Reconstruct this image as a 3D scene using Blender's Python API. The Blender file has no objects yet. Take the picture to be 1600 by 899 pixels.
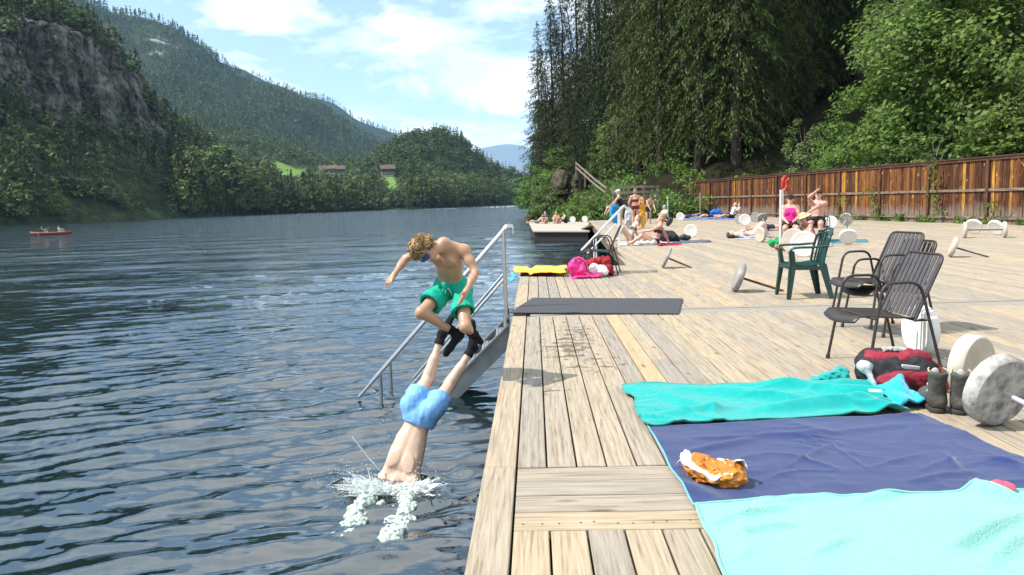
import bpy, bmesh, math, random
import numpy as np
from mathutils import Vector, Matrix
R = math.radians
C = bpy.context.scene.collection
S = bpy.context.scene
# ------------------------------------------------------------------ camera, sky, sun, exposure
FPX, EYE = 1164.0, 1.3
PITCH, ROLL = R(6.52), R(1.7)
_fw = Vector((0, math.cos(PITCH), -math.sin(PITCH))); _up = Vector((0, math.sin(PITCH), math.cos(PITCH))); _rt = Vector((1, 0, 0))
RT = _rt*math.cos(ROLL) - _up*math.sin(ROLL); UP = _rt*math.sin(ROLL) + _up*math.cos(ROLL); FW = _fw
cam = bpy.data.objects.new('camera', bpy.data.cameras.new('camera')); C.objects.link(cam)
cam.data.sensor_width = 36; cam.data.lens = 36*FPX/1600; cam.data.clip_start = .05; cam.data.clip_end = 30000
cam.matrix_world = Matrix(((RT.x, UP.x, -FW.x, 0), (RT.y, UP.y, -FW.y, 0), (RT.z, UP.z, -FW.z, EYE), (0, 0, 0, 1)))
S.camera = cam
SUN_EL, SUN_AZ = R(52), math.atan2(-1.0, -0.10)      # azimuth from +Y towards +X: the sun stands to the left
w = bpy.data.worlds.new('World'); S.world = w; w.use_nodes = True
def world_nodes():
    nt = w.node_tree; N = nt.nodes; L = nt.links; bg = N['Background']
    sky = N.new('ShaderNodeTexSky'); sky.sky_type = 'NISHITA'; sky.sun_disc = False
    sky.sun_elevation = SUN_EL; sky.sun_rotation = SUN_AZ; sky.altitude = 700; sky.air_density = 1.0; sky.dust_density = 1.6; sky.ozone_density = 1.0
    tc = N.new('ShaderNodeTexCoord'); sp = N.new('ShaderNodeSeparateXYZ'); L.new(tc.outputs['Generated'], sp.inputs[0])
    def mth(op, a, b=None):
        m = N.new('ShaderNodeMath'); m.operation = op
        for i, q in enumerate((a, b)):
            if q is None: continue
            if isinstance(q, (int, float)): m.inputs[i].default_value = q
            else: L.new(q, m.inputs[i])
        return m.outputs[0]
    zz = mth('ADD', mth('MAXIMUM', sp.outputs[2], 0.0), .22)
    cb = N.new('ShaderNodeCombineXYZ'); L.new(mth('DIVIDE', sp.outputs[0], zz), cb.inputs[0]); L.new(mth('DIVIDE', sp.outputs[1], zz), cb.inputs[1]); cb.inputs[2].default_value = 3.1
    n1 = N.new('ShaderNodeTexNoise'); n1.inputs['Scale'].default_value = 1.7; n1.inputs['Detail'].default_value = 9; n1.inputs['Roughness'].default_value = .6; n1.inputs['Distortion'].default_value = .25
    L.new(cb.outputs[0], n1.inputs['Vector'])
    # more cloud low above the far end of the valley, clearer blue to the upper left
    hz = mth('MAXIMUM', mth('MULTIPLY', mth('SUBTRACT', .36, sp.outputs[2]), .52), mth('MINIMUM', mth('MULTIPLY', mth('SUBTRACT', sp.outputs[2], .37), .9), .17))  # second term: extra cloud overhead, out of view, added to brighten the lake's reflections
    lf = mth('MULTIPLY', sp.outputs[0], .20)
    dens = mth('ADD', mth('ADD', n1.outputs[0], hz), lf)
    rp = N.new('ShaderNodeValToRGB'); rp.color_ramp.elements[0].position = .53; rp.color_ramp.elements[1].position = .63; L.new(dens, rp.inputs[0])
    n2 = N.new('ShaderNodeTexNoise'); n2.inputs['Scale'].default_value = 2.3; n2.inputs['Detail'].default_value = 8; L.new(cb.outputs[0], n2.inputs['Vector'])
    cc = N.new('ShaderNodeValToRGB'); e = cc.color_ramp.elements; e[0].position = .40; e[0].color = (5.2, 6.5, 7.5, 1); e[1].position = .60; e[1].color = (7.9, 8.0, 8.1, 1); L.new(n2.outputs[0], cc.inputs[0])
    mx = N.new('ShaderNodeMix'); mx.data_type = 'RGBA'; L.new(rp.outputs[0], mx.inputs[0]); pale = N.new('ShaderNodeMix'); pale.data_type = 'RGBA'; pale.inputs[0].default_value = .30; L.new(sky.outputs[0], pale.inputs[6]); pale.inputs[7].default_value = (4.3, 6.3, 8.0, 1); L.new(pale.outputs[2], mx.inputs[6]); L.new(cc.outputs[0], mx.inputs[7])
    L.new(mx.outputs[2], bg.inputs[0]); bg.inputs[1].default_value = .13
world_nodes()
sun = bpy.data.objects.new('sun', bpy.data.lights.new('sun', 'SUN')); C.objects.link(sun)
sun.data.energy = 4.6; sun.data.angle = R(.5); sun.data.color = (1, .95, .87)
TOSUN = Vector((math.sin(SUN_AZ)*math.cos(SUN_EL), math.cos(SUN_AZ)*math.cos(SUN_EL), math.sin(SUN_EL)))
sun.rotation_euler = TOSUN.to_track_quat('Z', 'Y').to_euler(); sun.location = (-60, 10, 90)
S.view_settings.view_transform = 'Standard'; S.view_settings.look = 'None'; S.view_settings.gamma = 1; S.view_settings.exposure = .6
S.cycles.max_bounces = 6; S.cycles.transparent_max_bounces = 8; S.cycles.volume_bounces = 1
S.cycles.caustics_reflective = False; S.cycles.caustics_refractive = False; S.cycles.sample_clamp_indirect = 6
try: S.cycles.use_denoising = True
except Exception: pass

def ray(px, py): return FW + RT*((px-800)/FPX) - UP*((py-449.5)/FPX)
def P(px, py, z=0.0):                    # point of the photo standing on height z
    d = ray(px, py); t = (z-EYE)/d.z; return Vector((d.x*t, d.y*t, z))
def PD(px, py, Y):                       # point of the photo at distance Y
    d = ray(px, py); t = Y/d.y; return Vector((d.x*t, Y, EYE+d.z*t))
WZ = -.92                                # lake level

# ------------------------------------------------------------------ tags
def tag(o, label=None, cat=None, group=None, kind=None):
    if label: o['label'] = label
    if cat: o['category'] = cat
    if group: o['group'] = group
    if kind: o['kind'] = kind
    return o
def empty(name, loc=(0, 0, 0), rz=0):
    o = bpy.data.objects.new(name, None); C.objects.link(o); o.location = loc; o.rotation_euler = (0, 0, rz); o.empty_display_size = .1
    return o
def copy_tree(o, parent=None):
    c = o.copy(); C.objects.link(c); c.parent = parent
    for ch in list(o.children): copy_tree(ch, c)
    return c
# ------------------------------------------------------------------ noise
def _h(ix, iy, iz, s):
    with np.errstate(over='ignore'):
        n = (ix.astype(np.uint32)*np.uint32(374761393)) ^ (iy.astype(np.uint32)*np.uint32(668265263)) ^ (iz.astype(np.uint32)*np.uint32(2246822519)) ^ np.uint32(s*3266489917 & 0xffffffff)
        n = (n ^ (n >> np.uint32(13)))*np.uint32(1274126177); n = n ^ (n >> np.uint32(16))
    return n.astype(np.float64)/4294967295.0
def vnoise(Q, s=0):
    Q = np.asarray(Q, float); i = np.floor(Q).astype(np.int64); f = Q-i; f = f*f*(3-2*f); r = 0
    for a in (0, 1):
        for b in (0, 1):
            for c in (0, 1):
                wgt = (f[..., 0] if a else 1-f[..., 0])*(f[..., 1] if b else 1-f[..., 1])*(f[..., 2] if c else 1-f[..., 2])
                r = r+wgt*_h(i[..., 0]+a, i[..., 1]+b, i[..., 2]+c, s)
    return r*2-1
def fbm(Q, o=4, s=0):
    r = 0; a = .5; Q = np.asarray(Q, float)
    for k in range(o): r = r+a*vnoise(Q*2**k, s+k); a *= .5
    return r
# ------------------------------------------------------------------ materials
def new_mat(name):
    m = bpy.data.materials.new(name); m.use_nodes = True; return m, m.node_tree.nodes, m.node_tree.links
def col(c): return tuple(c)+(1,) if len(c) == 3 else c
def M(name, c1, c2=None, scale=8, rough=.6, bump=0, bscale=None, metal=0, stretch=(1, 1, 1), spec=.4, detail=5, lo=.35, hi=.65, coat=0, sheen=0, sub=0, island=0, obj=0):
    m, N, L = new_mat(name); b = N['Principled BSDF']
    b.inputs['Roughness'].default_value = rough; b.inputs['Metallic'].default_value = metal; b.inputs['Specular IOR Level'].default_value = spec
    if coat: b.inputs['Coat Weight'].default_value = coat
    if sheen: b.inputs['Sheen Weight'].default_value = sheen
    if sub: b.inputs['Subsurface Weight'].default_value = sub; b.inputs['Subsurface Radius'].default_value = (.02, .008, .004); b.inputs['Subsurface Scale'].default_value = .6
    tc = N.new('ShaderNodeTexCoord'); mp = N.new('ShaderNodeMapping'); mp.inputs['Scale'].default_value = stretch; L.new(tc.outputs['Object'], mp.inputs[0])
    n = N.new('ShaderNodeTexNoise'); n.inputs['Scale'].default_value = scale; n.inputs['Detail'].default_value = detail; n.inputs['Roughness'].default_value = .62; L.new(mp.outputs[0], n.inputs['Vector'])
    c2 = c2 or tuple(x*.82 for x in c1)
    rp = N.new('ShaderNodeValToRGB'); rp.color_ramp.elements[0].position = lo; rp.color_ramp.elements[1].position = hi
    rp.color_ramp.elements[0].color = col(c2); rp.color_ramp.elements[1].color = col(c1); L.new(n.outputs[0], rp.inputs[0]); out = rp.outputs[0]
    if island or obj:
        hs = N.new('ShaderNodeHueSaturation'); L.new(out, hs.inputs['Color'])
        mr = N.new('ShaderNodeMapRange'); amt = island or obj; mr.inputs[3].default_value = 1-amt; mr.inputs[4].default_value = 1+amt
        if island: g = N.new('ShaderNodeNewGeometry'); L.new(g.outputs['Random Per Island'], mr.inputs[0])
        else: g = N.new('ShaderNodeObjectInfo'); L.new(g.outputs['Random'], mr.inputs[0])
        L.new(mr.outputs[0], hs.inputs['Value']); out = hs.outputs[0]
    L.new(out, b.inputs['Base Color'])
    if bump:
        n2 = N.new('ShaderNodeTexNoise'); n2.inputs['Scale'].default_value = bscale or scale*3; n2.inputs['Detail'].default_value = 5; L.new(mp.outputs[0], n2.inputs['Vector'])
        bp = N.new('ShaderNodeBump'); bp.inputs['Strength'].default_value = 1; bp.inputs['Distance'].default_value = bump; L.new(n2.outputs[0], bp.inputs['Height']); L.new(bp.outputs[0], b.inputs['Normal'])
    return m
def leaf_mat(name, c1, c2, trans=.35, obj=.25, rough=.55, tint=False):
    m, N, L = new_mat(name); b = N['Principled BSDF']; b.inputs['Roughness'].default_value = rough; b.inputs['Specular IOR Level'].default_value = .25
    g = N.new('ShaderNodeNewGeometry'); rp = N.new('ShaderNodeValToRGB'); rp.color_ramp.elements[0].color = col(c1); rp.color_ramp.elements[1].color = col(c2); L.new(g.outputs['Random Per Island'], rp.inputs[0])
    hs = N.new('ShaderNodeHueSaturation'); L.new(rp.outputs[0], hs.inputs['Color'])
    mr = N.new('ShaderNodeMapRange'); mr.inputs[3].default_value = 1-obj; mr.inputs[4].default_value = 1+obj
    mh = N.new('ShaderNodeMapRange'); mh.inputs[3].default_value = .485; mh.inputs[4].default_value = .515
    if tint: a = N.new('ShaderNodeAttribute'); a.attribute_name = 'tint'; src = a.outputs['Fac']
    else: a = N.new('ShaderNodeObjectInfo'); src = a.outputs['Random']
    L.new(src, mr.inputs[0]); L.new(src, mh.inputs[0]); L.new(mr.outputs[0], hs.inputs['Value']); L.new(mh.outputs[0], hs.inputs['Hue'])
    L.new(hs.outputs[0], b.inputs['Base Color'])
    t = N.new('ShaderNodeBsdfTranslucent'); L.new(hs.outputs[0], t.inputs[0]); mx = N.new('ShaderNodeMixShader'); mx.inputs[0].default_value = trans
    L.new(b.outputs[0], mx.inputs[1]); L.new(t.outputs[0], mx.inputs[2]); L.new(mx.outputs[0], N['Material Output'].inputs[0])
    return m
# ------------------------------------------------------------------ mesh helpers
def arr_mesh(name, V, F, uv=None, smooth=False, attrs=None):
    V = np.asarray(V, np.float32); F = np.asarray(F, np.int32); k = F.shape[1]; n = len(F)
    me = bpy.data.meshes.new(name); me.vertices.add(len(V)); me.vertices.foreach_set('co', V.ravel())
    me.loops.add(n*k); me.loops.foreach_set('vertex_index', F.ravel()); me.polygons.add(n)
    me.polygons.foreach_set('loop_start', np.arange(0, n*k, k, dtype=np.int32))
    try: me.polygons.foreach_set('loop_total', np.full(n, k, np.int32))
    except Exception: pass
    me.polygons.foreach_set('use_smooth', np.full(n, smooth, bool))
    for nm, a in (attrs or {}).items():
        at = me.attributes.new(nm, 'FLOAT', 'POINT'); at.data.foreach_set('value', np.asarray(a, np.float32))
    me.update(calc_edges=True); me.validate(); return me
def link(name, me, mat, parent=None, loc=None):
    o = bpy.data.objects.new(name, me); C.objects.link(o)
    for m in (mat if isinstance(mat, (list, tuple)) else [mat]): me.materials.append(m)
    if parent: o.parent = parent
    if loc is not None: o.location = loc
    return o
class MB:
    def __init__(s): s.v = []; s.f = []; s.uv = []; s.sm = []
    def add(s, vs, fs, smooth=False, uv=None):
        n = len(s.v); s.v += [tuple(v) for v in vs]
        for i, f in enumerate(fs): s.f.append([n+j for j in f]); s.sm.append(smooth); s.uv.append(uv[i] if uv else None)
    def box(s, c, d, rot=None, uvs=None):
        c = Vector(c); hx, hy, hz = d[0]/2, d[1]/2, d[2]/2; rot = rot or Matrix.Identity(3)
        vs = [c+rot@Vector((x*hx, y*hy, z*hz)) for z in (-1, 1) for y in (-1, 1) for x in (-1, 1)]
        s.add(vs, [(0, 2, 3, 1), (4, 5, 7, 6), (0, 1, 5, 4), (2, 6, 7, 3), (0, 4, 6, 2), (1, 3, 7, 5)])
    def bar(s, a, b, wd, ht, upv=(0, 0, 1)):     # box from a to b
        a = Vector(a); b = Vector(b); x = (b-a); l = x.length; x.normalize(); y = Vector(upv).cross(x)
        if y.length < 1e-4: y = Vector((0, 1, 0)).cross(x)
        y.normalize(); z = x.cross(y); s.box((a+b)/2, (l, wd, ht), Matrix((x, y, z)).transposed())
    def tube(s, pts, r, n=10, caps=True, smooth=True, flat=1.0):
        pts = [Vector(p) for p in pts]; rs = r if isinstance(r, (list, tuple)) else [r]*len(pts); vs = []; nrm = None
        for i, p in enumerate(pts):
            t = (pts[min(i+1, len(pts)-1)]-pts[max(i-1, 0)]).normalized()
            if nrm is None: nrm = t.orthogonal().normalized() if abs(t.z) > .9 else Vector((0, 0, 1))
            nrm = (nrm-t*nrm.dot(t)).normalized(); bn = t.cross(nrm)
            for k in range(n): a = 2*math.pi*k/n; vs.append(p+(nrm*math.cos(a)*flat+bn*math.sin(a))*rs[i])
        fs = [(i*n+k, i*n+(k+1) % n, (i+1)*n+(k+1) % n, (i+1)*n+k) for i in range(len(pts)-1) for k in range(n)]
        s.add(vs, fs, smooth)
        if caps: m = len(pts)-1; s.add(vs[:n], [tuple(range(n))[::-1]]); s.add(vs[m*n:], [tuple(range(n))])
    def lathe(s, prof, n=32, mt=None, smooth=True):  # profile (r, z)
        mt = mt or Matrix.Identity(4); vs = [mt@Vector((r*math.cos(2*math.pi*k/n), r*math.sin(2*math.pi*k/n), z)) for r, z in prof for k in range(n)]
        s.add(vs, [(i*n+k, i*n+(k+1) % n, (i+1)*n+(k+1) % n, (i+1)*n+k) for i in range(len(prof)-1) for k in range(n)], smooth)
    def prism(s, poly, off):                        # polygon (3d) extruded by off
        n = len(poly); poly = [Vector(p) for p in poly]; off = Vector(off)
        s.add(poly+[p+off for p in poly], [tuple(range(n))[::-1], tuple(range(n, 2*n))]+[(k, (k+1) % n, n+(k+1) % n, n+k) for k in range(n)])
    def grid(s, pts, nu, nv, smooth=True):
        s.add(pts, [(i*nv+j, i*nv+j+1, (i+1)*nv+j+1, (i+1)*nv+j) for i in range(nu-1) for j in range(nv-1)], smooth)
    def build(s, name, mat, parent=None, loc=None, bevel=0, seg=2, origin=None, fix=True):
        vs = s.v
        if origin is not None: o_ = Vector(origin); vs = [Vector(v)-o_ for v in vs]; loc = o_ if loc is None else loc
        me = bpy.data.meshes.new(name); me.from_pydata([tuple(v) for v in vs], [], s.f)
        me.polygons.foreach_set('use_smooth', s.sm)
        if any(u is not None for u in s.uv):
            ul = me.uv_layers.new(name='uv'); k = 0
            for u in s.uv:
                for q in u: ul.data[k].uv = q; k += 1
        if bevel or fix:
            bm = bmesh.new(); bm.from_mesh(me)
            if fix: bmesh.ops.recalc_face_normals(bm, faces=bm.faces[:])
            if bevel:
                es = [e for e in bm.edges if len(e.link_faces) == 2 and e.calc_face_angle(0) > .7]
                bmesh.ops.bevel(bm, geom=es, offset=bevel, segments=seg, affect='EDGES', profile=.5, clamp_overlap=True)
            bm.to_mesh(me); bm.free()
        return link(name, me, mat, parent, loc)
def smooth_path(pts, n=6, closed=False):            # Catmull-Rom
    pts = [Vector(p) for p in pts]; out = []
    for i in range(len(pts)-1):
        p0 = pts[max(i-1, 0)]; p1 = pts[i]; p2 = pts[i+1]; p3 = pts[min(i+2, len(pts)-1)]
        for k in range(n):
            t = k/n; out.append(.5*((2*p1)+(p2-p0)*t+(2*p0-5*p1+4*p2-p3)*t*t+(3*p1-p0-3*p2+p3)*t**3))
    return out+[pts[-1]]
def round_path(pts, r, n=5):                        # polyline with rounded corners
    pts = [Vector(p) for p in pts]; out = [pts[0]]
    for i in range(1, len(pts)-1):
        a = (pts[i-1]-pts[i]); b = (pts[i+1]-pts[i]); ra = min(r, a.length*.45, b.length*.45); p1 = pts[i]+a.normalized()*ra; p2 = pts[i]+b.normalized()*ra
        for k in range(n+1): t = k/n; out.append(p1*(1-t)**2+pts[i]*2*t*(1-t)+p2*t*t)
    return out+[pts[-1]]
# ------------------------------------------------------------------ signed distance bodies (one continuous skin)
def cap(a, b, ra, rb, k=.02, cuts=(), op='u'): return dict(t='c', a=np.array(a, float), b=np.array(b, float), ra=ra, rb=rb, k=k, cuts=cuts, op=op)
def ell(c, r, ax=None, k=.02, cuts=(), op='u'): return dict(t='e', c=np.array(c, float), r=np.array(r, float), ax=np.array(ax if ax is not None else np.eye(3), float), k=k, cuts=cuts, op=op)
def sdf_mesh(name, prims, h, noise=None, cut=(), attrs=None):
    lo = np.full(3, 1e9); hi = -lo
    for p in prims:
        if p['t'] == 'c': m = max(p['ra'], p['rb']); a = np.minimum(p['a'], p['b'])-m; b = np.maximum(p['a'], p['b'])+m
        else: e = np.sqrt(((p['ax'].T*p['r'])**2).sum(1)); a = p['c']-e; b = p['c']+e
        p['lo'], p['hi'] = a, b
        if p['op'] == 'u': lo = np.minimum(lo, a); hi = np.maximum(hi, b)
    lo -= 4*h; hi += 4*h; n = np.ceil((hi-lo)/h).astype(int)+1; D = np.full(n, .5, np.float32); axs = [lo[i]+h*np.arange(n[i]) for i in range(3)]
    for p in prims:
        pad = p['k']+3*h; i0 = np.maximum(((p['lo']-pad-lo)/h).astype(int), 0); i1 = np.minimum(((p['hi']+pad-lo)/h).astype(int)+2, n); sl = tuple(slice(i0[i], i1[i]) for i in range(3))
        X = axs[0][sl[0]][:, None, None]; Y = axs[1][sl[1]][None, :, None]; Z = axs[2][sl[2]][None, None, :]
        if p['t'] == 'c':
            a = p['a']; ba = p['b']-a; l2 = max((ba**2).sum(), 1e-9); t = np.clip(((X-a[0])*ba[0]+(Y-a[1])*ba[1]+(Z-a[2])*ba[2])/l2, 0, 1)
            d = np.sqrt((X-a[0]-t*ba[0])**2+(Y-a[1]-t*ba[1])**2+(Z-a[2]-t*ba[2])**2)-(p['ra']+(p['rb']-p['ra'])*t)
        else:
            c = p['c']; A = p['ax']; r = p['r']; q = [((X-c[0])*A[i][0]+(Y-c[1])*A[i][1]+(Z-c[2])*A[i][2])/r[i] for i in range(3)]
            k0 = np.sqrt(q[0]**2+q[1]**2+q[2]**2); k1 = np.sqrt((q[0]/r[0])**2+(q[1]/r[1])**2+(q[2]/r[2])**2)+1e-9; d = k0*(k0-1)/k1
        for (pp, nn) in p['cuts']: d = np.maximum(d, (X-pp[0])*nn[0]+(Y-pp[1])*nn[1]+(Z-pp[2])*nn[2])
        E = D[sl]; k = max(p['k'], 1e-4)
        if p['op'] == 'u': hh = np.maximum(k-np.abs(E-d), 0)/k; D[sl] = np.minimum(E, d)-hh*hh*k*.25
        else: d = -d; hh = np.maximum(k-np.abs(E-d), 0)/k; D[sl] = np.maximum(E, d)+hh*hh*k*.25
    if cut or noise:
        X, Y, Z = np.meshgrid(*axs, indexing='ij', sparse=True)
        if noise:
            near = np.argwhere(np.abs(D) < .06); Q = lo+near*h; amp, sc = noise[0], noise[1]; st = noise[2] if len(noise) > 2 else (1, 1, 1)
            D[tuple(near.T)] += (amp*fbm(Q*sc*np.array(st), 3, 5)*2).astype(np.float32)
        for (pp, nn) in cut: D = np.maximum(D, ((X-pp[0])*nn[0]+(Y-pp[1])*nn[1]+(Z-pp[2])*nn[2]).astype(np.float32))
    s = D < 0; cnt = np.zeros(n-1, np.int8)
    for i in (0, 1):
        for j in (0, 1):
            for k in (0, 1): cnt += s[i:n[0]-1+i, j:n[1]-1+j, k:n[2]-1+k]
    mask = (cnt > 0) & (cnt < 8); idx = np.full(n-1, -1, np.int64); cells = np.argwhere(mask); idx[mask] = np.arange(len(cells)); acc = np.zeros((len(cells), 3)); num = np.zeros(len(cells))
    cs = [(i, j, k) for i in (0, 1) for j in (0, 1) for k in (0, 1)]
    for a in cs:
        for ax in range(3):
            if a[ax]: continue
            b = list(a); b[ax] = 1; a_ = np.array(a); b_ = np.array(b); d0 = D[tuple((cells+a_).T)].astype(float); d1 = D[tuple((cells+b_).T)].astype(float); x = (d0 < 0) != (d1 < 0)
            t = np.where(x, d0/np.where(x, d0-d1, 1), 0); acc += (a_+t[:, None]*(b_-a_))*x[:, None]; num += x
    V = lo+(cells+acc/num[:, None])*h; F = []
    for ax in range(3):
        u, v = (ax+1) % 3, (ax+2) % 3; sa = [slice(None)]*3; sb = [slice(None)]*3; sa[ax] = slice(0, -1); sb[ax] = slice(1, None)
        e = np.argwhere(s[tuple(sa)] != s[tuple(sb)]); e = e[(e[:, u] > 0) & (e[:, v] > 0) & (e[:, u] < n[u]-1) & (e[:, v] < n[v]-1)]
        ou = np.zeros(3, int); ou[u] = 1; ov = np.zeros(3, int); ov[v] = 1
        q = np.stack([idx[tuple((e-ou-ov).T)], idx[tuple((e-ov).T)], idx[tuple(e.T)], idx[tuple((e-ou).T)]], 1); flip = ~s[tuple(e.T)]; q[flip] = q[flip][:, ::-1]; F.append(q)
    F = np.concatenate(F); F = F[(F >= 0).all(1)]
    me = arr_mesh(name, V, F, smooth=True, attrs={k: f(V) for k, f in (attrs or {}).items()}); return me
# ================================================================== THE SETTING
def wood_mat(name, light, mid, dark, rough=.75, stain=None, var=.17, knot=(.16, .10, .06)):
    m, N, L = new_mat(name); b = N['Principled BSDF']; b.inputs['Roughness'].default_value = rough; b.inputs['Specular IOR Level'].default_value = .25
    uv = N.new('ShaderNodeUVMap'); uv.uv_map = 'uv'
    def noise(sx, sy, sc, det, dist=0):
        mp = N.new('ShaderNodeMapping'); mp.inputs['Scale'].default_value = (sx, sy, 1); L.new(uv.outputs[0], mp.inputs[0])
        n = N.new('ShaderNodeTexNoise'); n.inputs['Scale'].default_value = sc; n.inputs['Detail'].default_value = det; n.inputs['Distortion'].default_value = dist; n.inputs['Roughness'].default_value = .65; L.new(mp.outputs[0], n.inputs['Vector']); return n.outputs[0]
    g1 = noise(1.1, 26, 2.2, 6, .6); g2 = noise(.7, 7, 1.6, 5, 1.2); g3 = noise(3, 9, 1.3, 4)
    r1 = N.new('ShaderNodeValToRGB'); e = r1.color_ramp.elements; e[0].position = .33; e[0].color = col(dark); e[1].position = .60; e[1].color = col(light); k = e.new(.44); k.color = col(mid); L.new(g1, r1.inputs[0])
    r2 = N.new('ShaderNodeValToRGB'); e = r2.color_ramp.elements; e[0].position = .32; e[0].color = col(mid); e[1].position = .66; e[1].color = col(light); L.new(g2, r2.inputs[0])
    mx = N.new('ShaderNodeMix'); mx.data_type = 'RGBA'; mx.inputs[0].default_value = .36; L.new(r1.outputs[0], mx.inputs[6]); L.new(r2.outputs[0], mx.inputs[7]); out = mx.outputs[2]
    # knots
    mp = N.new('ShaderNodeMapping'); mp.inputs['Scale'].default_value = (1.6, 5.2, 1); L.new(uv.outputs[0], mp.inputs[0])
    vo = N.new('ShaderNodeTexVoronoi'); vo.inputs['Scale'].default_value = 1.0; L.new(mp.outputs[0], vo.inputs['Vector'])
    kr = N.new('ShaderNodeValToRGB'); e = kr.color_ramp.elements; e[0].position = .045; e[0].color = (.8, .8, .8, 1); e[1].position = .12; e[1].color = (0, 0, 0, 1); L.new(vo.outputs['Distance'], kr.inputs[0])
    km = N.new('ShaderNodeMix'); km.data_type = 'RGBA'; L.new(kr.outputs[0], km.inputs[0]); L.new(out, km.inputs[6]); km.inputs[7].default_value = col(knot); out = km.outputs[2]
    g = N.new('ShaderNodeNewGeometry'); mr = N.new('ShaderNodeMapRange'); mr.inputs[3].default_value = 1-var; mr.inputs[4].default_value = 1+var; L.new(g.outputs['Random Per Island'], mr.inputs[0])
    hs = N.new('ShaderNodeHueSaturation'); L.new(out, hs.inputs['Color']); L.new(mr.outputs[0], hs.inputs['Value']); ms = N.new('ShaderNodeMapRange'); ms.inputs[3].default_value = .75; ms.inputs[4].default_value = 1.3; L.new(g.outputs['Random Per Island'], ms.inputs[0]); L.new(ms.outputs[0], hs.inputs['Saturation']); out = hs.outputs[0]
    if stain:
        tc = N.new('ShaderNodeTexCoord')
        for (cx, cy, rx, ry, sc, th) in stain:
            mp2 = N.new('ShaderNodeMapping'); mp2.inputs['Location'].default_value = (-cx/rx, -cy/ry, 0); mp2.inputs['Scale'].default_value = (1/rx, 1/ry, 0); L.new(tc.outputs['Object'], mp2.inputs[0])
            ln = N.new('ShaderNodeVectorMath'); ln.operation = 'LENGTH'; L.new(mp2.outputs[0], ln.inputs[0])
            n = N.new('ShaderNodeTexNoise'); n.inputs['Scale'].default_value = sc; n.inputs['Detail'].default_value = 3; L.new(tc.outputs['Object'], n.inputs['Vector'])
            ad = N.new('ShaderNodeMath'); ad.operation = 'MULTIPLY_ADD'; L.new(ln.outputs['Value'], ad.inputs[0]); ad.inputs[1].default_value = .22; L.new(n.outputs[0], ad.inputs[2])
            rr = N.new('ShaderNodeValToRGB'); rr.color_ramp.elements[0].position = th-.02; rr.color_ramp.elements[0].color = (.8, .8, .8, 1); rr.color_ramp.elements[1].position = th+.03; rr.color_ramp.elements[1].color = (0, 0, 0, 1); L.new(ad.outputs[0], rr.inputs[0])
            sm = N.new('ShaderNodeMix'); sm.data_type = 'RGBA'; L.new(rr.outputs[0], sm.inputs[0]); L.new(out, sm.inputs[6]); sm.inputs[7].default_value = (.10, .075, .055, 1); out = sm.outputs[2]
    L.new(out, b.inputs['Base Color'])
    bp = N.new('ShaderNodeBump'); bp.inputs['Distance'].default_value = .0025; L.new(g1, bp.inputs['Height']); L.new(bp.outputs[0], b.inputs['Normal'])
    return m
rng = random.Random(5)
DY = math.atan(.033)                                # the boards run almost straight away from the camera
DECK0 = Vector((-.28, 0, 0)); DU = Vector((math.sin(DY), math.cos(DY), 0)); DV = Vector((math.cos(DY), -math.sin(DY), 0))
def dk(u, v, z=0): return DECK0+DU*u+DV*v+Vector((0, 0, z))
def uv_of(p): q = Vector((p.x, p.y, 0))-DECK0; return q.dot(DU), q.dot(DV)
FA, FB = Vector((19.3, 15, 0)), Vector((12.75, 60, 0))        # line of the brown fence
def fence_v(u):                                      # where the fence meets the deck row u
    best = dk(u, 0); t = ((FA-best).cross(FB-FA)).z/(DV.cross(FB-FA)).z; return t
def plank(mb, u0, u1, v0, v1, th=.04, cross=False, skew0=0, skew1=0, dz=0):
    ou, ov = rng.uniform(0, 50), rng.uniform(0, 50); c = .004; z = dz+rng.uniform(-.0015, .0015)
    pts = [(u0, v0), (u1+skew0, v0), (u1+skew1, v1), (u0, v1)]
    lo = [Vector((a, b, z-th)) for a, b in pts]; mid = [Vector((a, b, z-c)) for a, b in pts]; iu = c if u1 > u0 else -c
    top = [Vector((a+(c if i in (0, 3) else -c), b+(c if i in (0, 1) else -c), z)) for i, (a, b) in enumerate(pts)]
    vs = lo+mid+top; fs = [(8, 9, 10, 11)]
    for r in (0, 4): fs += [(r+k, r+(k+1) % 4, r+4+(k+1) % 4, r+4+k) for k in range(4)]
    def U(i):
        p = vs[i]; a, b = (p.y, p.x) if cross else (p.x, p.y); return (a+ou, b+ov+(p.z-z)*.7)
    mb.add(vs, fs, uv=[[U(i) for i in f] for f in fs])
BW, GAP = .148, .009
vs0 = []
v = .165
while v < 24: vs0.append(v); v += BW
deck = MB(); FAR_U = 14.75
def left_v(u): return 2.2+(u-15.3)*.047             # the far part of the deck is set back from the lake
# edge board, long pieces
for a, b in ((-1.0, 3.55), (3.556, 8.42), (8.70, 11.6), (11.606, FAR_U)): plank(deck, a, b, 0, .155, dz=.006)
def rows(a, b, far=False):
    for v in vs0:
        if v > fence_v((a+b)/2)+.5: continue
        a0 = a; s0 = s1 = 0; b0 = b
        if far:
            l0 = left_v(a); l1 = left_v(b)
            if v+BW < l0: continue
            if v < l1:
                b0 = min(b, 15.3+(v-2.2)/.047); s1 = min(b, 15.3+(v+BW-GAP-2.2)/.047)-b0
                if b0 <= a+.05: b0 = a+.05
        fresh = (not far and 1.05 < v < 1.19 and a > 3 and a < 8)
        if fresh: FRESH.append((a0, b0, v, v+BW-GAP)); continue
        if b0-a0 > 4.5 and rng.random() < .55:
            m = a0+rng.choice([.33, .5, .66])*(b0-a0); plank(deck, a0, m-.004, v, v+BW-GAP); plank(deck, m+.004, b0, v, v+BW-GAP, skew0=s0, skew1=s1)
        else: plank(deck, a0, b0, v, v+BW-GAP, skew0=s0, skew1=s1)
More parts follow.
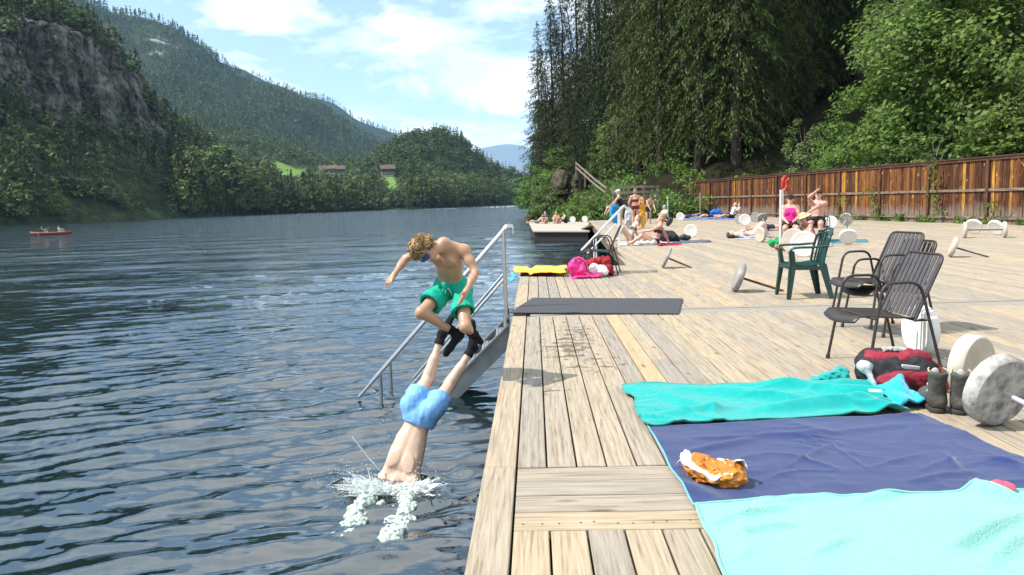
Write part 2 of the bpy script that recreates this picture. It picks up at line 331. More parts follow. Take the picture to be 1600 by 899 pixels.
FRESH = []
def crossrow(u0, n, w_=.165, far=False):
    for k in range(n):
        v = .165 if not far else left_v(u0)+.02
        while v < fence_v(u0)+.3:
            ln = rng.choice([3.4, 3.9, 4.2]); plank(deck, u0+k*(w_+.011), u0+k*(w_+.011)+w_, v, v+ln-.006, cross=True); v += ln
rows(-1.0, 2.845); crossrow(2.85, 4, .167); rows(3.562, 8.40); crossrow(8.73, 1, .13); rows(8.87, FAR_U-.17)
crossrow(FAR_U-.16, 1, .15)
u = FAR_U+.01
while u < 47: rows(u, min(u+5.7, 47.6), True); crossrow(u+5.705, 1, .14, True) if u+5.9 < 47 else None; u += 5.87
st = []
for (px, py, rx, ry, sc, th) in ((888, 545, .30, 1.0, 9, .56), (905, 520, .22, .8, 14, .53), (945, 570, .3, .6, 12, .47), (860, 610, .3, .5, 11, .45)):
    a = P(px, py); st.append((a.x, a.y, rx, ry, sc, th))
woodM = wood_mat('weathered_larch', (.395, .335, .262), (.275, .225, .165), (.095, .07, .048), stain=st)
freshM = wood_mat('fresh_larch', (.46, .35, .235), (.38, .275, .17), (.24, .16, .09))
def wpts(vs): return [tuple(dk(p[0], p[1], p[2])) for p in vs]
def deck_obj(mb, name, mat, parent=None):
    me = bpy.data.meshes.new(name); me.from_pydata(wpts(mb.v), [], mb.f)
    ul = me.uv_layers.new(name='uv'); k = 0
    for q in mb.uv:
        for a in q: ul.data[k].uv = a; k += 1
    bm = bmesh.new(); bm.from_mesh(me); bmesh.ops.recalc_face_normals(bm, faces=bm.faces[:]); bm.to_mesh(me); bm.free()
    return link(name, me, mat, parent)
deckO = tag(deck_obj(deck, 'wooden_deck', woodM), kind='structure')
nb = MB()
for f in FRESH: plank(nb, *f, dz=.002)
deck_obj(nb, 'new_board', freshM, deckO)
nh = MB()
for v in vs0[:46]+[.0]:
    for a in np.arange(1.45, 9.2, 1.45):
        for dv in (.03, .118):
            q = (a+rng.uniform(-.02, .02), v+dv+rng.uniform(-.006, .006)); nh.add([(q[0]+.0048*math.cos(t), q[1]+.0048*math.sin(t), .0068 if v == 0 else .0026) for t in np.arange(6)*1.047], [tuple(range(6))])
me = bpy.data.meshes.new('nail_heads'); me.from_pydata(wpts(nh.v), [], nh.f); tag(link('nail_heads', me, M('dark_nail', (.05, .04, .035), rough=.6, metal=.3), deckO), kind='stuff')
# frame under the boards: edge joists, cross joists, floats
frameM = M('old_frame_wood', (.16, .12, .085), (.07, .052, .04), scale=6, rough=.85, stretch=(1, 1, 8), bump=.003)
fr = MB()
def fbar(a, b, wd, z0, z1): fr.bar(Vector((a[0], a[1], (z0+z1)/2)), Vector((b[0], b[1], (z0+z1)/2)), wd, z1-z0)
fbar((-1, .09), (8.4, .09), .10, -.34, -.045); fbar((8.72, .09), (FAR_U, .09), .10, -.34, -.045)
fbar((FAR_U-.1, .15), (FAR_U-.1, 24), .09, -.32, -.046)
for a in np.arange(0, 47, 1.45): fbar((a, .16 if a < FAR_U else left_v(a)+.15), (a, fence_v(a)), .07, -.2, -.047)
for v in np.arange(1.3, 18, 1.6): fbar((-1, v), (min(47, FAR_U if v < 2.3 else (15.3+(v-2.3)/.047 if v < 3.6 else 47)), v), .09, -.36, -.205)
fbar((FAR_U, left_v(FAR_U)+.06), (47.4, left_v(47.4)+.06), .09, -.36, -.046)
fbar((47.5, left_v(47.4)), (47.5, fence_v(47.5)), .09, -.4, -.046)
me = bpy.data.meshes.new('deck_frame'); me.from_pydata(wpts(fr.v), [], fr.f); link('deck_frame', me, frameM, deckO)
floatM = M('dark_float', (.03, .032, .033), rough=.6)
fl = MB()
for a in np.arange(.2, FAR_U-1, 2.4): fl.box((a+.7, 1.6, -.72), (1.5, 2.2, .5))
for a in np.arange(FAR_U+1.2, 46, 2.6): fl.box((a+.7, left_v(a)+1.8, -.72), (1.5, 2.2, .5))
me = bpy.data.meshes.new('float'); me.from_pydata(wpts(fl.v), [], fl.f); link('float', me, floatM, deckO)
# hinge strip between the two deck sections: perforated grey plate
hm = MB(); hm.box((8.565, 9.0, -.012), (.30, 17.6, .012))
me = bpy.data.meshes.new('hinge_plate'); me.from_pydata(wpts(hm.v), [], hm.f)
def perf_mat():
    m, N, L = new_mat('perforated_plate'); b = N['Principled BSDF']; b.inputs['Roughness'].default_value = .6; b.inputs['Metallic'].default_value = .2
    tc = N.new('ShaderNodeTexCoord'); vo = N.new('ShaderNodeTexVoronoi'); vo.inputs['Scale'].default_value = 34; vo.inputs['Randomness'].default_value = .1; L.new(tc.outputs['Object'], vo.inputs['Vector'])
    r = N.new('ShaderNodeValToRGB'); r.color_ramp.elements[0].position = .28; r.color_ramp.elements[0].color = (.02, .02, .02, 1); r.color_ramp.elements[1].position = .36; r.color_ramp.elements[1].color = (.36, .32, .27, 1); L.new(vo.outputs['Distance'], r.inputs[0]); L.new(r.outputs[0], b.inputs['Base Color']); return m
link('hinge_plate', me, perf_mat(), deckO)

# ------------------------------------------------------------------ lake
def waves(X, Y, dx):
    r = np.random.RandomState(11); Z = np.zeros_like(X); main = R(100)      # travel direction
    for k in range(58):
        if k < 26: lam, sp_, sl = .24+.46*r.rand()**1.3, .26, .045
        elif k < 44: lam, sp_, sl = .11+.12*r.rand(), .55, .023
        else: lam, sp_, sl = .8+2.4*r.rand(), .30, .019
        th = main+r.normal(0, sp_); amp = sl*lam/6.283*(.6+.8*r.rand())*1.25; ph = r.rand()*6.28
        kx, ky = math.cos(th)*2*math.pi/lam, math.sin(th)*2*math.pi/lam
        warp = .35*vnoise(np.stack([X*.35/lam**.5, Y*.35/lam**.5, np.full_like(X, k*3.7)], -1), k)
        s = np.sin(kx*X+ky*Y+ph+3.0*warp); env = .55+.6*vnoise(np.stack([X*.16, Y*.16, np.full_like(X, k*9.1)], -1), 50+k)
        Z += amp*env*(s+.22*(2*s*s-1))*np.clip((lam/dx-2.2)/2.5, 0, 1)
    return Z
ys = [1.0]
while ys[-1] < 1200: ys.append(ys[-1]+max(.026, ys[-1]**2/(2.22*745)*.62))
ys = np.array(ys); rx = np.concatenate([np.linspace(-4, -1.06, 24), np.linspace(-1.05, .32, 980), np.linspace(.34, 1.2, 10)])
YY, RX = np.meshgrid(ys, rx, indexing='ij'); XX = YY*RX
DX = np.maximum(np.gradient(ys)[:, None]*.55, np.abs(np.gradient(rx))[None, :]*YY)
near = (ys < 140); ZZ = np.zeros_like(XX); ZZ[near] = waves(XX[near], YY[near], DX[near])
# rings running out from the swimmer's splash
SPL = P(612, 765, WZ); dd = np.hypot(XX-SPL.x, YY-SPL.y)
ZZ += .012*np.exp(-((dd-.35)/.5)**2)*np.sin(dd*19)
ny, nx = XX.shape; V = np.stack([XX, YY, ZZ+WZ], -1).reshape(-1, 3); ii = np.arange(ny*nx).reshape(ny, nx)
F = np.stack([ii[:-1, :-1], ii[:-1, 1:], ii[1:, 1:], ii[1:, :-1]], -1).reshape(-1, 4)
ext = np.array([[-60, -60, WZ], [60, -60, WZ], [60, 1, WZ-.01], [-60, 1, WZ-.01]]); n0 = len(V); V = np.concatenate([V, ext]); F = np.concatenate([F, [[n0, n0+1, n0+2, n0+3]]])
def water_mat():
    m, N, L = new_mat('lake_water'); N.remove(N['Principled BSDF'])
    g = N.new('ShaderNodeNewGeometry'); ln = N.new('ShaderNodeVectorMath'); ln.operation = 'LENGTH'; L.new(g.outputs['Position'], ln.inputs[0])
    tc = N.new('ShaderNodeTexCoord'); h = None
    for sc, st, dist in ((9, (1, 1.8, 1), .010), (2.2, (1, 2.2, 1), .075), (.5, (1, 2.4, 1), .20), (.11, (1, 2.6, 1), .95)):
        mp = N.new('ShaderNodeMapping'); mp.inputs['Scale'].default_value = st; mp.inputs['Rotation'].default_value = (0, 0, R(-8)); L.new(tc.outputs['Object'], mp.inputs[0])
        n = N.new('ShaderNodeTexNoise'); n.inputs['Scale'].default_value = sc; n.inputs['Detail'].default_value = 3; n.inputs['Roughness'].default_value = .55; L.new(mp.outputs[0], n.inputs['Vector'])
        bp = N.new('ShaderNodeBump'); bp.inputs['Distance'].default_value = dist
        mr = N.new('ShaderNodeMapRange'); L.new(ln.outputs['Value'], mr.inputs[0]); mr.inputs[1].default_value = 9; mr.inputs[2].default_value = 48; mr.inputs[3].default_value = .25 if sc == 9 else .0; mr.inputs[4].default_value = 1.0
        L.new(mr.outputs[0], bp.inputs['Strength']); L.new(n.outputs[0], bp.inputs['Height'])
        if h: L.new(h, bp.inputs['Normal'])
        h = bp.outputs[0]
    gl = N.new('ShaderNodeBsdfGlossy'); gl.inputs['Roughness'].default_value = .045; gl.inputs['Color'].default_value = (1, 1, 1, 1); L.new(h, gl.inputs['Normal'])
    fr = N.new('ShaderNodeFresnel'); fr.inputs['IOR'].default_value = 2.5; L.new(h, fr.inputs['Normal'])
    tr = N.new('ShaderNodeBsdfTransparent'); tr.inputs[0].default_value = (.55, .72, .66, 1)
    df = N.new('ShaderNodeBsdfDiffuse'); df.inputs[0].default_value = (.008, .050, .054, 1)
    m1 = N.new('ShaderNodeMixShader'); m1.inputs[0].default_value = .18; L.new(tr.outputs[0], m1.inputs[1]); L.new(df.outputs[0], m1.inputs[2])
    m2 = N.new('ShaderNodeMixShader'); L.new(fr.outputs[0], m2.inputs[0]); L.new(m1.outputs[0], m2.inputs[1]); L.new(gl.outputs[0], m2.inputs[2]); L.new(m2.outputs[0], N['Material Output'].inputs[0]); return m
lake = tag(link('water', arr_mesh('water', V, F, smooth=True), water_mat()), kind='structure')
bm_ = MB(); bm_.add([(-900, -80, -7), (300, -80, -7), (300, 1300, -7), (-900, 1300, -7)], [(0, 1, 2, 3)])
tag(bm_.build('lake_bed', M('lake_bed', (.010, .030, .030), (.006, .020, .021), scale=.1, rough=1, spec=0), fix=False), kind='structure')

# ------------------------------------------------------------------ trees
def kites(Cn, U, Vv): V = np.stack([Cn-U, Cn+Vv-U*.1, Cn+U, Cn-Vv-U*.1], 1).reshape(-1, 3); return V, np.arange(len(V)).reshape(-1, 4)
def unit(a): return a/(np.linalg.norm(a, axis=-1, keepdims=True)+1e-9)
def spruce_crown(H, Rr, nb, nc, seed, size=.3, z0=.06, sparse=0., droop=.45, power=.8, wr=.36):
    r = np.random.RandomState(seed); fr = np.sort(z0+(.985-z0)*r.rand(nb)**.92); az = np.cumsum(np.full(nb, 2.4))+r.normal(0, .4, nb)
    Lb = Rr*((1-fr)**power+.04)*(.55+.6*r.rand(nb)); low = np.clip((fr-z0)/.25, .25, 1); Lb *= np.where(low < 1, .7+.3*low, 1)
    keep = r.rand(nb) > sparse; out = []
    Cs, Us, Vs = [], [], []
    for i in np.where(keep)[0]:
        n = max(2, int(nc*Lb[i]/Rr*(.7+.6*r.rand()))); t = .12+.9*r.rand(n)**.75; rad = Lb[i]*t; d = np.array([math.cos(az[i]), math.sin(az[i]), 0]); tn = np.array([-d[1], d[0], 0])
        z = fr[i]*H+rad*.22*(1 if fr[i] > .7 else .5)-droop*Lb[i]*t**2*(.5+.9*(1-fr[i])); lat = r.normal(0, 1, n)*.20*Lb[i]*(1.05-t)*1.3
        c = d*rad[:, None]+tn*lat[:, None]; c[:, 2] = z-.12*np.abs(lat)+r.normal(0, .05*Rr/3, n); hang = r.rand(n) < .45; s = size*(.6+.8*r.rand(n))
        u = np.where(hang[:, None], unit(d*.35+np.array([0, 0, -1.])+r.normal(0, .25, (n, 3))), unit(d+tn*np.sign(lat)[:, None]*.7+np.array([0, 0, -.35])+r.normal(0, .25, (n, 3))))
        v_ = unit(np.cross(u, np.where(hang[:, None], d+r.normal(0, .5, (n, 3)), np.array([0, 0, 1.])+r.normal(0, .35, (n, 3)))))
        Cs.append(c); Us.append(u*s[:, None]); Vs.append(v_*s[:, None]*wr)
    return np.concatenate(Cs), np.concatenate(Us), np.concatenate(Vs)
def leafy_crown(H, Rr, ncl, nl, seed, size=.12, zlo=.25, clr=.28, flat=1.0):
    r = np.random.RandomState(seed); q = unit(r.normal(0, 1, (ncl, 3)))*(.45+.55*r.rand(ncl, 1)**.6); cc = q*np.array([Rr, Rr, H*(1-zlo)/2])
    lob = 1+.28*vnoise(q*2.1+seed, seed)[:, None]; cc = cc*lob; cc[:, 2] += H*(1+zlo)/2; Cs, Us, Vs = [], [], []
    for c in cc:
        n = int(nl*(.5+r.rand())); rc = clr*Rr*(.6+.8*r.rand()); p = unit(r.normal(0, 1, (n, 3)))*rc*r.rand(n, 1)**.4; p[:, 2] *= .62; s = size*(.6+.8*r.rand(n))
        outw = unit(c-np.array([0, 0, H*.5])); nrm = unit(np.array([0, 0, .75])+outw*.45+unit(p)*.5+r.normal(0, .42, (n, 3))); u = unit(np.cross(nrm, r.normal(0, 1, (n, 3)))); v_ = np.cross(nrm, u)
        Cs.append(c+p); Us.append(u*s[:, None]); Vs.append(v_*s[:, None]*.62)
    return np.concatenate(Cs), np.concatenate(Us), np.concatenate(Vs), cc
def trunk_mb(H, r0, lean=0, seed=0, limbs=(), top=.97):
    mb = MB(); r = random.Random(seed); n = 9; wob = [(r.uniform(-1, 1)*.012*H*k/n, r.uniform(-1, 1)*.012*H*k/n) for k in range(n+1)]
    pts = [(wob[k][0]*.5, wob[k][1]*.5, H*top*k/n-(.4 if k == 0 else 0)) for k in range(n+1)]
    mb.tube(pts, [r0*(1.25 if k == 0 else 1)*(1-.93*k/n) for k in range(n+1)], 8)
    for (c, rr) in limbs:
        c = Vector(c); b = Vector((0, 0, max(.12*H, c.z*.55))); m = b.lerp(c, .5)+Vector((0, 0, .05*H)); mb.tube([b, m, c], [rr, rr*.7, rr*.25], 5, False)
    return mb
barkM = M('spruce_bark', (.095, .07, .055), (.045, .033, .027), scale=5, rough=.95, stretch=(1, 1, .25), bump=.02, spec=.1)
birchM = M('pale_bark', (.30, .27, .23), (.12, .10, .085), scale=4, rough=.9, bump=.008, spec=.1)
needleM = leaf_mat('spruce_needles', (.009, .020, .007), (.058, .084, .022), .22, .22)
needleM2 = leaf_mat('yellowish_needles', (.018, .032, .009), (.135, .16, .034), .30, .18)
leafM = leaf_mat('broad_leaves', (.07, .13, .026), (.21, .32, .070), .45, .16)
leafM2 = leaf_mat('birch_leaves', (.08, .125, .036), (.24, .32, .105), .42, .16)
farNeedleM = leaf_mat('far_spruce', (.024, .046, .016), (.11, .145, .042), .2, .35)
farLeafM = leaf_mat('far_leaves', (.06, .10, .026), (.175, .23, .065), .3, .30)
massM = leaf_mat('far_wood', (.024, .042, .016), (.125, .165, .050), .28, .40, tint=True)
def crown_mesh(name, cuv): V, F = kites(*cuv[:3]); return arr_mesh(name, V, F)
# low templates for the far wood
lowS = [kites(*spruce_crown(1, .17, 42, 4, 100+i, .052, .05)) for i in range(4)]
lowT = [kites(*spruce_crown(1, .19, 14, 2, 110+i, .10, .05)) for i in range(4)]
lowL = [kites(*leafy_crown(1, .34, 16, 9, 120+i, .075, .06, .42)[:3]) for i in range(4)]
lowL2 = [kites(*leafy_crown(1, .36, 7, 4, 130+i, .13, .06, .5)[:3]) for i in range(3)]

# ------------------------------------------------------------------ hills
def interp(tab, x): return np.interp(x, [a for a, _ in tab], [b for _, b in tab])
class Hill: pass
def hill(name, px0, px1, step, prof, foot, crest, shape, mat, nt=60, namp=3., nsc=.02, zf=WZ-.6, seed=1, attr=None, back=.5, th=0, crag=None):
    pxs = np.arange(px0, px1+.1, step); ts = np.concatenate([np.linspace(0, 1, nt) if crag is None else np.concatenate([np.linspace(0, .33, 50), np.linspace(.335, .50, 130), np.linspace(.51, 1, 50)]), np.linspace(1.06, 1+back, 8)]); V = np.zeros((len(pxs), len(ts), 3)); A = {}
    for i, px in enumerate(pxs):
        hy = 340.1-.0297*px; f = P(px, hy+30, EYE-1); dirx = f.x/f.y; Yf, Yc = interp(foot, px), interp(crest, px)
        zc = PD(px, interp(prof, px), Yc).z-th
        for j, t in enumerate(ts):
            Y = Yf+(Yc-Yf)*t; z = zf+(zc-zf)*(shape(t, px) if t <= 1 else 1-(t-1)*1.3); V[i, j] = (dirx*Y, Y, z)
    Q = V*nsc; n = fbm(Q, 5, seed); T = np.broadcast_to(ts, V.shape[:2]); fade = np.clip(T*8, 0, 1)
    V[..., 2] += n*namp*fade*2; V[..., 0] += vnoise(Q*1.7+9, seed+3)*namp*fade*.8; V[..., 1] += vnoise(Q*1.7+29, seed+4)*namp*fade*.8
    if crag is not None:
        Wc = crag(np.broadcast_to(pxs[:, None], T.shape), T); Qc = V*np.array([.085, .085, .03]); cr = (1-np.abs(vnoise(Qc, 60)))*1.3+(1-np.abs(vnoise(Qc*2.3, 61)))*.8+(1-np.abs(vnoise(Qc*5.1, 62)))*.4; V[..., 1] += (cr-1.3)*7*Wc+((1-np.abs(vnoise(Qc*9, 64)))-.5)*3.2*Wc+((1-np.abs(vnoise(Qc*19, 65)))-.5)*1.6*Wc; V[..., 0] += (vnoise(Qc*2, 63))*5*Wc+vnoise(Qc*8, 66)*1.6*Wc
    at = {k: fn(np.broadcast_to(pxs[:, None], T.shape), T, V).ravel() for k, fn in (attr or {}).items()}
    idx = np.arange(V.shape[0]*V.shape[1]).reshape(V.shape[:2]); F = np.stack([idx[:-1, :-1], idx[1:, :-1], idx[1:, 1:], idx[:-1, 1:]], -1).reshape(-1, 4)
    o = tag(link(name, arr_mesh(name, V.reshape(-1, 3), F, smooth=True, attrs=at), mat), kind='structure')
    h = Hill(); h.V = V; h.px = pxs; h.ts = ts; h.o = o; return h
def on_hill(h, n, r, t0=.02, t1=1.0, pxr=None, dens=None):
    i = r.rand(n*3); j = t0+(t1-t0)*r.rand(n*3); px = h.px[0]+(h.px[-1]-h.px[0])*i if pxr is None else pxr[0]+(pxr[1]-pxr[0])*i
    fi = np.clip((px-h.px[0])/(h.px[1]-h.px[0]), 0, len(h.px)-1.001); i0 = fi.astype(int); fj = np.clip(np.interp(j, h.ts, np.arange(len(h.ts))), 0, len(h.ts)-1.001); j0 = fj.astype(int); a = (fi-i0)[:, None]; b = (fj-j0)[:, None]; V = h.V
    p = (V[i0, j0]*(1-a)+V[i0+1, j0]*a)*(1-b)+(V[i0, j0+1]*(1-a)+V[i0+1, j0+1]*a)*b
    k = np.ones(len(p), bool) if dens is None else r.rand(len(p)) < dens(px, j, p); return p[k][:n], px[k][:n], j[k][:n]
def rock_mat(name, veg1, veg2, rock1, rock2, rs=.08):
    m, N, L = new_mat(name); b = N['Principled BSDF']; b.inputs['Roughness'].default_value = .95; b.inputs['Specular IOR Level'].default_value = .1
    tc = N.new('ShaderNodeTexCoord')
    def nz(sc, st=(1, 1, 1), det=8):
        mp = N.new('ShaderNodeMapping'); mp.inputs['Scale'].default_value = st; L.new(tc.outputs['Object'], mp.inputs[0]); n = N.new('ShaderNodeTexNoise'); n.inputs['Scale'].default_value = sc; n.inputs['Detail'].default_value = det; n.inputs['Roughness'].default_value = .65; L.new(mp.outputs[0], n.inputs['Vector']); return n.outputs[0]
    def ramp(src, c1, c2, lo, hi): r = N.new('ShaderNodeValToRGB'); r.color_ramp.elements[0].position = lo; r.color_ramp.elements[1].position = hi; r.color_ramp.elements[0].color = col(c1); r.color_ramp.elements[1].color = col(c2); L.new(src, r.inputs[0]); return r.outputs[0]
    veg = ramp(nz(rs*2.2), veg1, veg2, .35, .65); hgt = nz(rs, (1, 1, .45)); rk = ramp(hgt, rock1, rock2, .36, .62); ck = ramp(nz(rs*4.5, (1, 1, .35), 6), (.28, .27, .27), (1, 1, 1), .40, .52); xk = N.new('ShaderNodeMix'); xk.data_type = 'RGBA'; xk.blend_type = 'MULTIPLY'; xk.inputs[0].default_value = .85; L.new(rk, xk.inputs[6]); L.new(ck, xk.inputs[7]); rk = xk.outputs[2]
    at = N.new('ShaderNodeAttribute'); at.attribute_name = 'rock'; ad = N.new('ShaderNodeMath'); ad.operation = 'ADD'; L.new(at.outputs['Fac'], ad.inputs[0]); L.new(nz(rs*.9, (1, 1, .5)), ad.inputs[1])
    mk = ramp(ad.outputs[0], (0, 0, 0), (1, 1, 1), .92, 1.06); mx = N.new('ShaderNodeMix'); mx.data_type = 'RGBA'; L.new(mk, mx.inputs[0]); L.new(veg, mx.inputs[6]); L.new(rk, mx.inputs[7])
    am = N.new('ShaderNodeAttribute'); am.attribute_name = 'meadow'; m2 = N.new('ShaderNodeMix'); m2.data_type = 'RGBA'; L.new(am.outputs['Fac'], m2.inputs[0]); L.new(mx.outputs[2], m2.inputs[6]); m2.inputs[7].default_value = (.13, .22, .05, 1)
    L.new(m2.outputs[2], b.inputs['Base Color']); bp = N.new('ShaderNodeBump'); bp.inputs['Distance'].default_value = .12/rs; L.new(nz(rs*1.4, (1, 1, .6)), bp.inputs['Height']); L.new(bp.outputs[0], b.inputs['Normal']); return m
VEG1, VEG2 = (.012, .022, .010), (.040, .055, .022)
def sstep(a, b, x): t = np.clip((x-a)/(b-a), 0, 1); return t*t*(3-2*t)
def cliffw(px): return 1-sstep(190, 300, px)
def sh1(t, px):
    c = cliffw(px); base = t**.92; fb = .27+.0010*max(px, 0); ft = min(.52+.0022*max(px, 0), .95); k = fb*(t/.36 if t < .36 else 1)+(ft-fb)*sstep(.36, .46, t)+(1-ft)*sstep(.43, 1, t); return base*(1-c)+k*c
H1 = hill('hill', -520, 600, 3, [(-520, -330), (0, -120), (60, -45), (110, 22), (160, 80), (210, 135), (260, 178), (300, 216), (340, 246), (400, 283), (440, 302), (500, 313), (560, 319), (600, 322)],
          [(-520, 140), (-200, 190), (0, 221), (200, 270), (420, 355), (600, 430)], [(-520, 300), (0, 372), (250, 440), (420, 500), (600, 540)], sh1,
          rock_mat('cliff_and_brush', VEG1, VEG2, (.036, .034, .028), (.195, .185, .16), .13), nt=150, namp=4.5, nsc=.035, seed=3, crag=lambda px, t: (1-sstep(230, 330, px))*sstep(.28, .40, t)*(1-sstep(.48, .60, t)),
          attr=dict(rock=lambda px, t, V: .62*cliffw(px)*sstep(.34, .40, t)*(1-sstep(.50, .60, t))+.52*(1-sstep(150, 260, px))*sstep(.3, .36, t)*(1-sstep(.5, .6, t))*.2+.42*sstep(.05, .12, t)*(1-sstep(.2, .32, t))*(1-sstep(250, 300, px))*.85+.25*sstep(.3, .4, t)*(1-sstep(.6, .8, t))*(1-sstep(300, 360, px)), meadow=lambda px, t, V: 0*t))
H2 = hill('mountain', -150, 760, 7, [(-150, -190), (60, -95), (110, -60), (160, -22), (205, 6), (235, 14), (275, 28), (300, 44), (330, 68), (360, 91), (390, 110), (430, 133), (470, 150), (500, 168), (540, 188), (580, 212), (640, 246), (760, 300)],
          [(-150, 600), (760, 1000)], [(-150, 1700), (400, 1900), (760, 2100)], lambda t, px: t**1.15,
          rock_mat('mountain_wood', (.016, .030, .014), (.040, .056, .024), (.16, .15, .14), (.42, .40, .38), .012), nt=70, namp=22, nsc=.0055, seed=9, th=14,
          attr=dict(rock=lambda px, t, V: .36*sstep(.55, .65, t)*np.exp(-((px-255)/55.)**2)+.05, meadow=lambda px, t, V: 0*t))
H2b = hill('mountain', 300, 900, 8, [(300, 60), (400, 105), (440, 126), (480, 143), (510, 146), (540, 161), (570, 181), (617, 206), (680, 244), (760, 290), (900, 310)],
           [(300, 2300), (900, 2300)], [(300, 3300), (900, 3500)], lambda t, px: t**1.1, rock_mat('far_mountain_wood', (.016, .030, .014), (.040, .056, .024), (.16, .15, .14), (.42, .40, .38), .008), nt=40, namp=26, nsc=.004, seed=19, th=14,
           attr=dict(rock=lambda px, t, V: 0*t, meadow=lambda px, t, V: 0*t))
H3 = hill('hill', 500, 900, 6, [(500, 300), (540, 285), (570, 262), (600, 238), (625, 222), (650, 213), (690, 208), (715, 215), (740, 234), (755, 250), (775, 262), (800, 272), (830, 285), (900, 300)],
          [(500, 430), (600, 462), (700, 511), (810, 650), (900, 800)], [(500, 700), (700, 730), (800, 830), (900, 980)], lambda t, px: (.55*t+.45*sstep(.15, 1, t)),
          rock_mat('dome_wood', VEG1, VEG2, (.10, .085, .07), (.30, .26, .22), .06), nt=50, namp=4, nsc=.02, seed=29,
          attr=dict(rock=lambda px, t, V: .48*np.exp(-((px-645)/20.)**2)*np.exp(-((t-.42)/.08)**2), meadow=lambda px, t, V: np.where((np.abs(px-613) < 9) & (t > .32) & (t < .49), 1., 0.)))
H4 = hill('hillside', 250, 660, 7, [(250, 200), (330, 212), (400, 222), (440, 232), (500, 250), (560, 264), (600, 275), (660, 290)], [(250, 360), (420, 372), (660, 500)], [(250, 900), (660, 1000)], lambda t, px: np.clip(.34*t/.4, 0, .34)*.9+.70*sstep(.35, 1, t)*.99,
          rock_mat('valley_side', VEG1, (.05, .07, .026), (.1, .1, .1), (.3, .3, .3), .05), nt=50, namp=4, nsc=.02, seed=39,
          attr=dict(rock=lambda px, t, V: 0*t, meadow=lambda px, t, V: np.where((px > 430) & (px < 484) & (t > .48) & (t < .66), 1., 0.)))
tag(hill('mountain', 640, 960, 12, [(640, 252), (720, 238), (750, 231), (775, 226), (800, 223), (820, 228), (860, 240), (960, 262)], [(640, 7000), (960, 7000)], [(640, 9500), (960, 9500)], lambda t, px: t, M('distant_mountain', (.07, .09, .08), (.10, .11, .10), scale=.004, rough=1), nt=24, namp=70, nsc=.001, seed=49).o, kind='structure')
def proj(Q):
    d = np.asarray(Q, float)-np.array([0, 0, EYE]); z = d@np.array(FW); return 800+FPX*(d@np.array(RT))/z, 449.5-FPX*(d@np.array(UP))/z
# ------------------------------------------------------------------ the wood on the far side
rs = np.random.RandomState(77)
class Mass:
    def __init__(s): s.V = []; s.F = []; s.t = []; s.n = 0
    def put(s, tmpl, p, H, rot, wx, tint):
        V, F = tmpl; c, sn = math.cos(rot), math.sin(rot); q = np.stack([(V[:, 0]*c-V[:, 1]*sn)*H*wx, (V[:, 0]*sn+V[:, 1]*c)*H*wx, V[:, 2]*H], 1)+p
        s.V.append(q); s.F.append(F+s.n); s.t.append(np.full(len(V), tint)); s.n += len(V)
    def build(s, name): me = arr_mesh(name, np.concatenate(s.V), np.concatenate(s.F), attrs=dict(tint=np.concatenate(s.t))); return link(name, me, massM)
def blocked(p, H, boxes):
    if not boxes: return False
    x, y = proj([p, p+np.array([0, 0, H*.95])]); wd = H*.2/p[1]*FPX
    return any(x[0]+wd > b[0] and x[0]-wd < b[2] and y[1] < b[3] and y[0] > b[1] and p[1] < b[4] for b in boxes)
CLEAR = [(443, 260, 474, 271, 700), (593, 257, 619, 274, 596), (606, 276, 619, 290, 575), (503, 264, 534, 270, 735)]
ms = Mass()
def scatter(h, n, hr, leafp, seed, t0, t1, pxr=None, dens=None, tm=(lowS, lowL), clear=True, shade=(.1, .9)):
    r = np.random.RandomState(seed); p, px, j = on_hill(h, n, r, t0, t1, pxr, dens)
    patch = vnoise(p*np.array([.02, .02, .02])+seed, 5)
    for q, x, t, pt in zip(p, px, j, patch):
        H = hr[0]+(hr[1]-hr[0])*r.rand()**1.3; lf = r.rand() < (leafp(x, t) if callable(leafp) else leafp)*(1+.9*pt)
        if lf: H *= .72
        if clear and blocked(q, H, CLEAR): continue
        T = tm[1] if lf else tm[0]; ms.put(T[r.randint(len(T))], q-np.array([0, 0, .05*H]), H, r.rand()*6.28, (1.15 if lf else 1)*(.8+.5*r.rand()), np.clip(shade[0]+(shade[1]-shade[0])*r.rand()+(.35 if lf else 0), 0, 1))
def d1(px, t, p):
    c = cliffw(px); d = 1-c*sstep(.37, .40, t)*(1-sstep(.50, .55, t))*.80; return d*np.where(t < .34, np.where(px > 285, 1, .22+.3*(px < 60)), 1)
scatter(H1, 2600, (9, 19), lambda x, t: .30 if x > 280 else .2, 1, .03, 1.03, (-120, 598), d1)
scatter(H3, 1900, (8, 13.5), .62, 2, .05, 1.04, (520, 890), None)
scatter(H4, 1500, (10, 20), .55, 3, .03, 1.0, (300, 650), lambda px, t, p: np.where((px > 430) & (px < 484) & (t > .46) & (t < .66), 0., 1.))
scatter(H2, 9000, (16, 28), .10, 4, .25, 1.01, (60, 700), lambda px, t, p: 1-.5*np.exp(-((px-255)/40.)**2)*(t > .6), (lowT, lowL2), False)
scatter(H2b, 2600, (22, 34), .05, 5, .4, 1.01, (400, 760), None, (lowT, lowL2), False)
tag(ms.build('forest'), kind='stuff')
